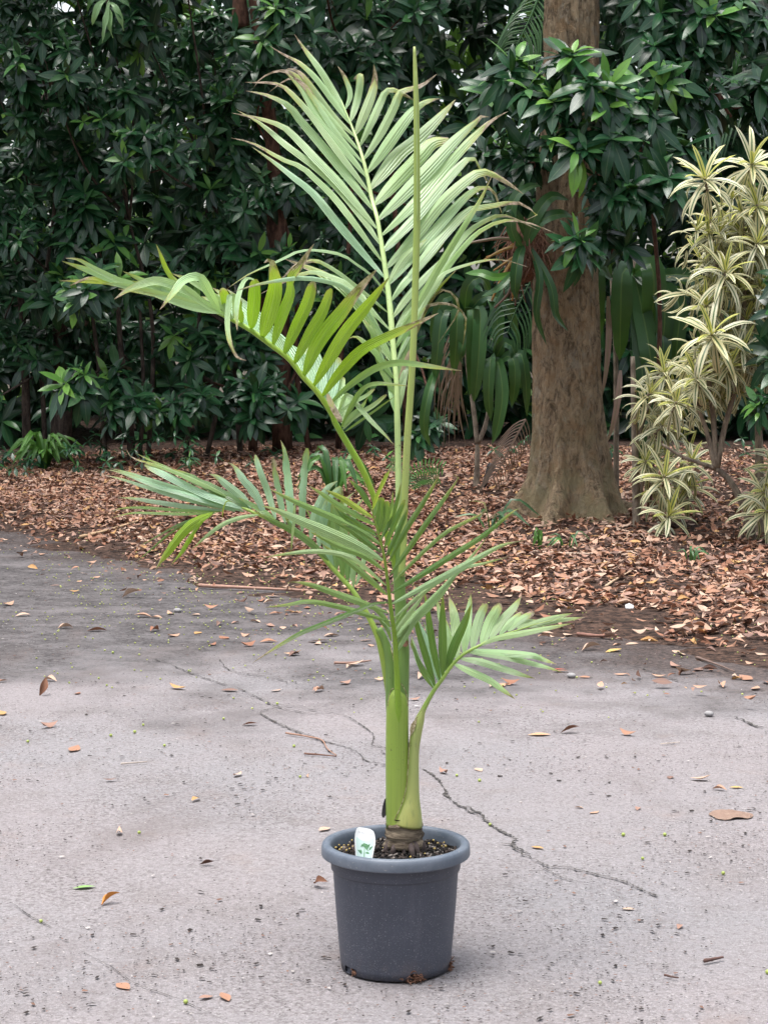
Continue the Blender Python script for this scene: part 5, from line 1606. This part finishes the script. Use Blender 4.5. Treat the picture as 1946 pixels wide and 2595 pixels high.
# ---- low right frond
frond('small low frond leaning out to the right above the paving',
      [('D2', 215, 1290, 46, -.012), ('D2', 255, 1195, 40, -.012), ('D2', 330, 1060, 36, -.012), ('D2', 400, 965, 34, -.012), ('D2', 480, 850, 32, -.01), ('D2', 560, 770, 28, -.005), ('D2', 640, 720, 26, 0), ('D2', 720, 680, 22, .01), ('D2', 850, 612, 18, .02), ('D2', 1000, 565, 14, .03), ('D2', 1200, 500, 8, .04), ('D2', 1400, 455, 4, .05)], 'petiole',
      [('D2', (340, 1030, 270, 800, 200, 560, 150, 350), 64, 'd', .2), ('D2', (380, 980, 320, 700, 282, 450, 250, 230), 68, 'd', .25), ('D2', (400, 940, 400, 650, 400, 450, 405, 260), 82, 'd', .25), ('D2', (430, 900, 500, 680, 580, 500, 645, 330), 88, 'd', .2),
       ('D2', (450, 850, 430, 600, 380, 420, 350, 270), 70, 'p', .3, dict(dY=.15)), ('D2', (520, 800, 512, 550, 492, 400, 450, 250), 98, 'p', .45, dict(dY=.15)), ('D2', (580, 750, 600, 550, 620, 380, 642, 240), 88, 'p', .3, dict(dY=.15)), ('D2', (650, 710, 690, 520, 732, 400, 775, 330), 88, 'p', .35, dict(dY=.12, prof='blunt')),
       ('D2', (730, 670, 790, 500, 850, 390, 882, 325), 104, 'p', .3, dict(dY=.12, prof='blunt')), ('D2', (800, 630, 900, 472, 1000, 362, 1065, 265), 84, 'p', .5, dict(dY=.1)), ('D2', (880, 590, 960, 492, 1070, 400), 70, 'p', .4, dict(dY=.1, prof='blunt')), ('D2', (950, 560, 1050, 472, 1170, 400), 68, 'p', .45, dict(dY=.1, prof='blunt')),
       ('D2', (1030, 540, 1110, 485, 1200, 468), 60, 'p', .35, dict(dY=.1)), ('D2', (1050, 540, 1250, 472, 1500, 410), 60, 'p', .35, dict(dY=.08)), ('D2', (1100, 530, 1350, 472, 1600, 445), 54, 'p', .5, dict(dY=.08)), ('D2', (700, 690, 850, 622, 1100, 572, 1300, 532, 1500, 495), 64, 'p', .35),
       ('D2', (640, 720, 850, 742, 1150, 765, 1250, 800, 1360, 840), 74, 'p', .35), ('D2', (620, 740, 900, 772, 1150, 832, 1300, 872, 1410, 910), 60, 'p', .3), ('D2', (545, 790, 700, 812, 900, 872, 1050, 922, 1180, 960), 74, 'p', .35), ('D2', (490, 830, 650, 902, 800, 972, 920, 1062, 1015, 1135), 78, 'p', .35),
       ('D2', (330, 1040, 200, 820, 140, 600), 52, 't', .2, dict(dY=.12)), ('D2', (370, 990, 290, 700, 190, 450), 62, 't', .2, dict(dY=.12)), ('D2', (350, 1020, 230, 850, 120, 640), 36, 'm', .3), ('D2', (320, 1040, 230, 900, 165, 720, 130, 620), 40, 'm', .2), ('D2', (390, 960, 350, 780, 290, 600, 240, 480), 46, 't', .2, dict(dY=.12)), ('D2', (480, 850, 470, 680, 440, 520, 420, 440), 56, 'p', .3, dict(dY=.15))],
      dict(dY=-.05, k=.6, m=-.1, fold=-.38, ws=.90))

# ------------------------------------------------------------------ fallen leaves
LT = [leaf_template(6, .44, .30, .14, 'lance', curl=.25), leaf_template(6, .46, -.2, -.16, 'lance', curl=-.2), leaf_template(6, .38, .6, .32, 'lance', curl=.5), leaf_template(6, .50, .12, .06, 'lance'), leaf_template(6, .32, .8, -.12, 'lance', curl=.7)]
LPAL = [np.array(c) for c in ((.35, .190, .125), (.43, .265, .185), (.28, .134, .085), (.18, .083, .05), (.48, .335, .25), (.32, .195, .15), (.088, .046, .034), (.45, .26, .11), (.20, .125, .102))]
for _i, (_v, _f, _u) in enumerate(LT):      # lay each leaf down so that base and tip touch the ground
    _a = math.atan2(_v[-2][2] - _v[1][2], _v[-2][0] - _v[1][0])
    _x, _z = _v[:, 0].copy(), _v[:, 2].copy()
    _v[:, 0], _v[:, 2] = _x * math.cos(_a) + _z * math.sin(_a), _z * math.cos(_a) - _x * math.sin(_a)
SPECIAL = {'yellow': (.62, .45, .05), 'orange': (.55, .22, .05), 'green': (.22, .40, .12), 'red': (.45, .10, .06), 'tan': (.50, .31, .18), 'gold': (.50, .34, .12), 'dark': (.08, .05, .04)}
LME = {}


def lmesh(t, c):
    if (t, c) not in LME:
        tv, tf, tu = LT[t]
        cc = LPAL[c] if isinstance(c, int) else np.array(SPECIAL[c])
        LME[(t, c)] = new_mesh('fallen_leaf', tv, tf, M['dry_leaf'], tu, np.tile(cc, (len(tv), 1)))
    return LME[(t, c)]


def leaf_pose(L, flat=.35):
    a = random.uniform(0, 6.28)
    d = np.array([math.cos(a), math.sin(a), random.gauss(0, flat * .35)])
    up = np.array([random.gauss(0, flat), random.gauss(0, flat), 1 if random.random() < .7 else -1])
    return frame(d, up) * L


def put_leaf(p, L, t, c, label, group=None, m=None, cat='leaf'):
    m = leaf_pose(L) if m is None else m
    tv = LT[t][0]
    w = (m @ tv.T).T
    w0 = w.mean(0)
    zmin = w[:, 2].min()
    o = link('fallen_leaf', lmesh(t, c))
    mm = Matrix(m.tolist()).to_4x4()
    mm.translation = Vector((p[0] - w0[0], p[1] - w0[1], p[2] - zmin + .0015))
    o.matrix_world = mm
    tag(o, label, cat, group)
    return o


def pose(ang, L, lift=0.0, roll=0.0):
    a = R(ang)
    return frame(np.array([math.cos(a), math.sin(a), lift]), np.array([-math.sin(a) * roll, math.cos(a) * roll, 1.0])) * L


single_n = 0
# leaves one can point at
for u, w, L, t, c, ang, lift, roll, lab in [
    (95 * K, 1502 * K, .085, 2, 3, 70, 1.2, -.6, 'curled dark brown leaf standing up on the left of the bare paving'),
    (183 * K, 1918 * K, .060, 3, 'green', 20, 0, .1, 'fresh green leaf lying flat on the paving left of the pot'),
    (237 * K, 1952 * K, .062, 2, 'orange', 40, .4, .5, 'curled orange leaf on the paving in front of the green one'),
    (690 * K, 1915 * K, .060, 2, 3, -50, .3, -.8, 'folded brown leaf on the paving just left of the pot'),
    (447 * K, 1868 * K, .042, 4, 6, 10, .2, .2, 'small crumpled dark brown leaf left of the pot rim'),
    (810 * K, 1348 * K, .105, 3, 'yellow', 5, 0, .15, 'bright yellow fallen leaf between the palm fronds'),
    (283 * K, 1291 * K, .11, 2, 4, 10, .35, .6, 'upright pale brown leaf on the dark dirt near the left frond tip'),
    (210 * K, 1363 * K, .10, 0, 2, 15, 0, .3, 'arched red-brown leaf on the dark dirt on the left'),
    (1230 * K, 1583 * K, .075, 0, 3, 10, .3, .5, 'dark curled leaf alone on the paving right of the palm'),
    (1165 * K, 1588 * K, .085, 3, 'tan', 5, 0, 0, 'flat tan leaf beside the dark curled one right of the palm'),
    (1513 * K, 1686 * K, .070, 1, 4, -10, .2, .3, 'forked tan leaf lying far right on the bare paving'),
    (1590 * K, 1702 * K, .045, 3, 'gold', -5, 0, 0, 'small golden leaf on the paving at the far right'),
    (1600 * K, 1620 * K, .0, 3, 'gold', 0, 0, 0, ''),
    (785 * K, 1430 * K, 0.0, 3, 1, 0, 0, 0, ''),
    (540 * K, 1567 * K, .060, 0, 2, 5, .1, .2, 'long thin red-brown leaf on the paving left of the crack'),
    (1340 * K, 1321 * K, .0, 3, 1, 0, 0, 0, ''),
    (1325 * K, 1408 * K, .09, 3, 'gold', 30, .1, 0, 'ragged golden leaf at the right edge of the paving'),
    (1275 * K, 1405 * K, .10, 2, 4, 20, .2, .3, 'crescent-shaped pale leaf at the edge of the paving right of the low frond'),
    (1415 * K, 1345 * K, .0, 3, 1, 0, 0, 0, ''),
    (768 * K, 1438 * K, .085, 1, 4, 20, .2, .3, 'curled tan leaf left of the crownshaft with a twig behind it'),
    (715 * K, 1332 * K, .0, 3, 1, 0, 0, 0, ''),
    (632 * K, 1415 * K, .085, 1, 'tan', -15, .2, .2, 'tan leaf at the start of the long crack'),
    (688 * K, 1388 * K, .105, 3, 1, 5, .1, .2, 'broad brown leaf below the tip of the drooping leaflet'),
    (1412 * K, 1157 * K, .0, 3, 1, 0, 0, 0, ''),
    (1207 * K, 1447 * K, .07, 3, 'red', 10, 0, .1, 'tan and red leaf at the tip of the low right frond'),
    (1420 * K, 1243 * K, .0, 3, 1, 0, 0, 0, ''),
    (1357 * K, 1313 * K, .0, 3, 1, 0, 0, 0, '')]:
    if L:
        put_leaf(G(u, w), L, t, c, lab, m=pose(ang, L, lift, roll)); single_n += 1

LCOL = ['brown', 'light brown', 'red-brown', 'dark brown', 'pale tan', 'dull brown', 'blackish brown', 'golden brown', 'grey-brown']


def zone(p):
    u, v = proj(p)
    side = 'left of the palm' if u < 700 else ('close to the palm stem' if u < 1150 else ('just right of the palm' if u < 1500 else 'far right of the palm'))
    return ('the dark dirt ' if p[1] > 9.3 else ('the middle of the paving ' if p[1] > 6.3 else 'the paving near the pot, ')) + side


spots = px(0, 1300, 1.952, 40, 55, 130, 105, 180, 150, 290, 60, 455, 248, 275, 360, 630, 210, 720, 300, 790, 170, 1025, 175, 915, 375, 1240, 360, 1195, 395, 1300, 430, 1330, 445, 1350, 415, 1160, 305, 1045, 475, 1085, 555, 1165, 545, 1265, 540, 1360, 500, 1445, 490, 1520, 470,
           845, 500, 775, 520, 970, 505, 710, 515, 765, 585, 860, 610, 1110, 620, 1215, 612, 1230, 660, 1330, 640, 1340, 560, 1400, 570, 1460, 565, 1590, 560, 1620, 550, 1640, 610, 1455, 705, 1365, 880, 1580, 880, 1135, 880, 880, 870, 385, 895, 12, 835, 8, 995, 245, 1060, 250, 830, 980, 595, 1050, 655, 480, 320, 370, 390, 210, 205, 185, 145, 115, 510, 325, 570, 45, 455) \
    + px(1150, 1400, 2.084, 300, 695, 200, 705, 690, 660, 560, 630, 880, 645, 1080, 655, 1170, 605, 1410, 705, 1540, 670, 1590, 720, 1290, 620, 1350, 520, 1240, 335, 845, 420, 990, 365, 1170, 525, 1480, 655, 1650, 690, 940, 485, 860, 490, 780, 450, 600, 440, 480, 425, 1350, 460, 1200, 540, 1620, 540, 1560, 590, 120, 545, 250, 465, 1140, 1190, 1400, 1255, 915, 965, 130, 1150) \
    + px(0, 1800, 1.952, 370, 195, 970, 445, 610, 1370, 1020, 1425, 1115, 1425, 1520, 330, 1175, 325, 590, 610, 545, 350, 1605, 590) + px(1150, 1950, 2.084, 440, 415, 920, 740, 660, 205, 740, 230, 970, 210, 1190, 835) \
    + px(700, 1600, 2.458, 110, 150, 260, 80, 330, 30, 640, 305, 860, 425, 900, 290, 450, 225, 590, 90, 430, 325, 250, 370, 560, 60, 1040, 885, 1390, 340, 1440, 330)
for u, w in spots:
    p = G(u, w)
    L = random.uniform(.055, .11) * (1 if p[1] > 7 else .62)
    ci = random.choice((0, 1, 1, 2, 4, 4, 5, 7, 8))
    L *= .85
    put_leaf(p, L, random.choice((0, 1, 2, 3, 3)), ci, '%s leaf lying on %s' % (LCOL[ci], zone(p)), 'single leaves fallen on the paving', m=leaf_pose(L, .13))
    single_n += 1


def edge_noise(x):
    return .35 * mnoise.noise(Vector((x * 1.7, 4.2, 0))) + .18 * mnoise.noise(Vector((x * 5, 1.2, 0)))


def litter():
    global single_n
    tp = [leaf_template(4, .44, .3, .3, 'lance', curl=.3), leaf_template(4, .46, -.2, -.3, 'lance'), leaf_template(4, .34, .7, .5, 'lance', curl=.5), leaf_template(3, .5, .15, .1, 'lance')]
    items, cand = [], []
    N = 105000
    for k in range(N):
        x = RNG.uniform(-4.6, 4.2)
        ey = edge_y(x)
        s = random.random()
        y = ey - 1.5 + s ** 1.1 * (22.0 - ey)
        d = y - ey - edge_noise(x)
        pr = max(min(1, max(0, .14 + d / 1.5)), .09 + .055 * d) if d > -1.5 else 0
        patch = .5 + .5 * mnoise.noise(Vector((x * 1.3, y * 1.3, 7)))
        # bare dark soil strip on the right behind the paving
        if x > .35 and d < 1.0: pr *= .18 + .9 * (patch > .56)
        if d < .8: pr *= .55 + .6 * (mnoise.noise(Vector((x * 3.1, y * 3.1, 2))) > 0)
        if patch < .40: pr *= .38
        if random.random() > pr: continue
        if abs(x) > .187 * y + .7 and y < 12: continue
        z = ground_z(x, y) + abs(RNG.normal()) * .016 + .004 + .018 * mnoise.fractal(Vector((x * 1.3, y * 1.3, 3)), 1, 2, 4)
        L = random.uniform(.042, .088) if random.random() < (.62 if d > .1 else .25) else random.uniform(.014, .045)
        c = random.choices(range(9), (5, 5, 5, 4, 4, 4, 3, 1.6, 4))[0]
        p = np.array([x, y, max(z, .006)])
        cand.append((p, L, c))
    cand.sort(key=lambda q: -q[1] / q[0][1] * (in_frame(q[0], -8)))
    # whole-leaf individuals: those that show largest
    for p, L, c in cand[:max(0, 296 - single_n)]:
        put_leaf(p, L, random.randrange(5), c, '%s leaf in the litter edge, %s' % (LCOL[c], zone(p).split('dirt ')[-1].split('paving ')[-1]), 'leaves of the litter edge')
    for p, L, c in cand[max(0, 296 - single_n):]:
        cc = LPAL[c] * random.uniform(.75, 1.2)
        items.append((random.randrange(4), leaf_pose(L, .30), p, cc))
    o = scatter_mesh('leaf_litter', tp, items, M['dry_leaf'])
    tag(o, 'deep bed of dry brown fallen leaves covering the garden bed', 'leaf litter', kind='stuff')


litter()


# ------------------------------------------------------------------ small ground debris
def debris():
    fl = (np.array([(-.5, -.2, 0), (.5, -.25, .05), (.45, .25, 0), (-.5, .2, .12), (0, 0, .22)]), np.array([(0, 1, 4), (1, 2, 4), (2, 3, 4), (3, 0, 4)], np.int32), np.zeros((5, 2)))
    items = []
    for k in range(42000):
        y = 3.6 + 8.4 * random.random() ** 1.05
        x = RNG.uniform(-.2 * y - .4, .2 * y + .4)
        dn = .5 + .5 * mnoise.fractal(Vector((x * 1.4, y * 1.4, 2)), 1, 2, 3)
        if random.random() > .10 + 2.4 * max(0, dn - .35): continue
        a = RNG.uniform(0, 6.28)
        big = random.random() < .05
        s = random.uniform(.0025, .0062) * (2.4 if big else 1)
        c = np.array([.042, .035, .033]) if random.random() < .78 else (np.array([.17, .10, .075]) if random.random() < .75 else np.array([.38, .35, .33]))
        items.append((0, frame((math.cos(a), math.sin(a), 0), (RNG.normal() * .2, RNG.normal() * .2, 1)) * (s * np.array([1.2, 1.35, .9])), np.array([x, y, .0035]), c * random.uniform(.7, 1.3)))
    tag(scatter_mesh('debris', [fl], items, M['debris']), 'dark crumbs of bark and soil strewn over the paving', 'debris', kind='stuff')
    # tiny yellow-green fallen flower buds
    it = []
    iv, fi, uu = ICO
    for k in range(1300):
        g = random.random()
        if g < .62:
            u, w = random.uniform(100, 1200) , random.gauss(1250, 70)
        else:
            u, w = random.uniform(0, 1659), random.gauss(1330, 90)
        if w < 1090: continue
        p = G(u * K, w * K)
        if p[1] > edge_y(p[0]) + 1.2: continue
        s = random.uniform(.003, .0052)
        it.append((0, np.eye(3) * s * np.array([1, 1, .8]), p + (0, 0, .006), np.array([.36, .40, .12]) * random.uniform(.7, 1.2)))
    tag(scatter_mesh('fallen_buds', [(iv[:12] if False else iv, fi, uu)], it, M['seed']), 'tiny yellow-green fallen buds sprinkled over the dirt', 'buds', kind='stuff')
    me = new_mesh('fallen_seed', iv * .0055, fi, M['seed'], col=np.tile((.33, .40, .10), (len(iv), 1)))
    for u, w in px(0, 1800, 1.952, 140, 160, 550, 130, 710, 78, 815, 180, 1107, 47, 690, 612, 205, 1052, 920, 1452, 1455, 183, 1485, 335, 668, 112) + px(1150, 1950, 2.084, 770, 1137, 1112, 352, 893, 352, 995, 478, 1420, 556, 190, 298, 135, 65, 15, 38, 1655, 1080) + px(0, 1300, 1.952, 560, 695, 490, 822, 530, 857, 1372, 948, 345, 845, 935, 785):
        o = link('fallen_seed', me, None, G(u, w) + (0, 0, .005))
        o.scale = [random.uniform(.8, 1.1)] * 3
        tag(o, 'round yellow-green seed fallen on the bare paving', 'seed', 'seeds fallen on the paving')

    def stick(pts, r, col, label, cr=None):
        P = [G(u, w) + (0, 0, r + .004) for u, w in pts]
        a, b, u_ = tube(P, np.linspace(1, .5, len(P)) * r, 6, len(P) * 5, rough=.25)
        o = obj('twig', a, b, M['twig'], uv=u_, col=np.tile(col, (len(a), 1)))
        tag(o, label, 'twig')
    stick(px(0, 1300, 1.952, 985, 372, 1150, 380, 1400, 392, 1640, 400), .012, (.36, .22, .17), 'long pale dead stalk lying across the dirt behind the fronds')
    stick(px(700, 1600, 2.458, 360, 212, 470, 210, 590, 197), .007, (.30, .19, .15), 'short straight twig on the paving left of the crownshaft')
    stick(px(700, 1600, 2.458, 60, 645, 200, 668, 285, 690, 320, 745, 375, 785), .0035, (.30, .18, .13), 'bent thin twig lying over the crack left of the stem')
    stick(px(700, 1600, 2.458, 175, 775, 270, 782, 375, 792), .004, (.16, .09, .07), 'dark thin twig beside the bent one left of the stem')
    stick(px(0, 1800, 1.952, 600, 275, 660, 270, 730, 265), .0035, (.40, .34, .30), 'thin pale twig on the left part of the paving')
    stick(px(1150, 1400, 2.084, 650, 445, 760, 455, 860, 452), .010, (.24, .13, .10), 'brown stick at the dirt edge right of the low frond')
    stick(px(1150, 1400, 2.084, 1280, 565, 1380, 600, 1480, 640), .006, (.17, .12, .10), 'dark twig at the litter edge on the right')
    stick(px(1150, 1400, 2.084, 1480, 200, 1580, 260, 1690, 290), .009, (.42, .30, .20), 'pale dry stalk in the litter at the right edge')
    stick(px(1150, 1400, 2.084, 590, 160, 700, 110, 800, 70), .009, (.42, .30, .24), 'pale dry stalk slanting over the litter right of the palm')
    stick(px(1150, 1400, 2.084, 420, 8, 700, 20, 960, 5), .010, (.45, .34, .26), 'long dry stalk in the litter below the big tree')
    stick(px(1150, 1400, 2.084, 800, 190, 860, 150, 940, 105), .008, (.46, .33, .22), 'short pale stalk in the litter right of the palm')
    stick(px(0, 1300, 1.952, 400, 130, 560, 90, 800, 15), .013, (.48, .33, .20), 'pale dry stalk slanting over the litter under the left frond')
    stick(px(1150, 1400, 2.084, 1090, 1020, 1140, 1015, 1190, 1010), .0022, (.5, .42, .36), 'hair-thin pale straw on the paving at right')
    stick(px(1150, 1950, 2.084, 1110, 1100, 1150, 1110, 1185, 1115), .003, (.10, .06, .05), 'tiny dark twig low on the right of the paving')
    stick(px(1150, 1950, 2.084, 1320, 1030, 1370, 1020, 1420, 1010), .005, (.12, .07, .06), 'short dark scrap of bark low on the right of the paving')
    stick([(1507 / K * K, 1180), (1507, 1180)], .0001, (.3, .2, .15), 'x') if False else None
    # decayed clump with a pale halo of dust
    c = G(1150 + 1450 / 2.084, 1950 + 245 / 2.084)
    vv, ff = [], []
    NR, NA = 9, 26
    for j in range(NR):
        for k in range(NA):
            a = 2 * math.pi * k / NA
            r = (j / (NR - 1)) * (1 + .3 * mnoise.noise(Vector((math.cos(a) * 1.5, math.sin(a) * 1.5, 9))))
            x, y = r * .062 * math.cos(a), r * .065 * math.sin(a)
            z = .010 * max(0, 1 - r * r) * (1 + .8 * mnoise.noise(Vector((x * 90, y * 90, 0)))) + .0028
            vv.append(c + (x, y, z))
    ff = [(j * NA + k, (j + 1) * NA + k, (j + 1) * NA + (k + 1) % NA, j * NA + (k + 1) % NA) for j in range(NR - 1) for k in range(NA)]
    tag(obj('decayed_clump', vv, ff, M['clump']), 'flattened orange-brown clump rotting on the paving right of the pot', 'clump')
    # scrap of white litter
    p = G(1359 * K, 1320 * K)
    v = np.array([(-.03, 0, 0), (.03, -.01, 0), (.038, .02, .03), (0, .025, .05), (-.035, .02, .035), (0, .03, 0)]) * .62 + p + (0, 0, .008)
    tag(obj('paper_scrap', v, [(0, 1, 2, 3, 4), (0, 4, 5), (1, 5, 2), (2, 5, 3), (3, 5, 4)], M['paper'], smooth=False), 'small crumpled white scrap on the bare soil right of the palm', 'litter')
    # pebbles
    for u, w, s, lab in ((1150 + 620 / 2.084, 1400 + 660 / 2.084, .017, 'smooth grey pebble below the tip of the low right frond'), (1150 + 1345 / 2.084, 1400 + 862 / 2.084, .016, 'pale round pebble on the paving at the right'), (880 / 1.952, 1300 + 490 / 1.952, .018, 'pale pebble on the dark dirt left of the palm')):
        m = iv * s * np.array([1.2, 1, .7])
        m = m * (1 + .12 * np.array([mnoise.noise(Vector(q * 60)) for q in m]))[:, None]
        o = obj('pebble', m + G(u, w) + (0, 0, s * .5), fi, M['debris'], col=np.tile((.30, .29, .29), (len(m), 1)))
        tag(o, lab, 'pebble')


debris()
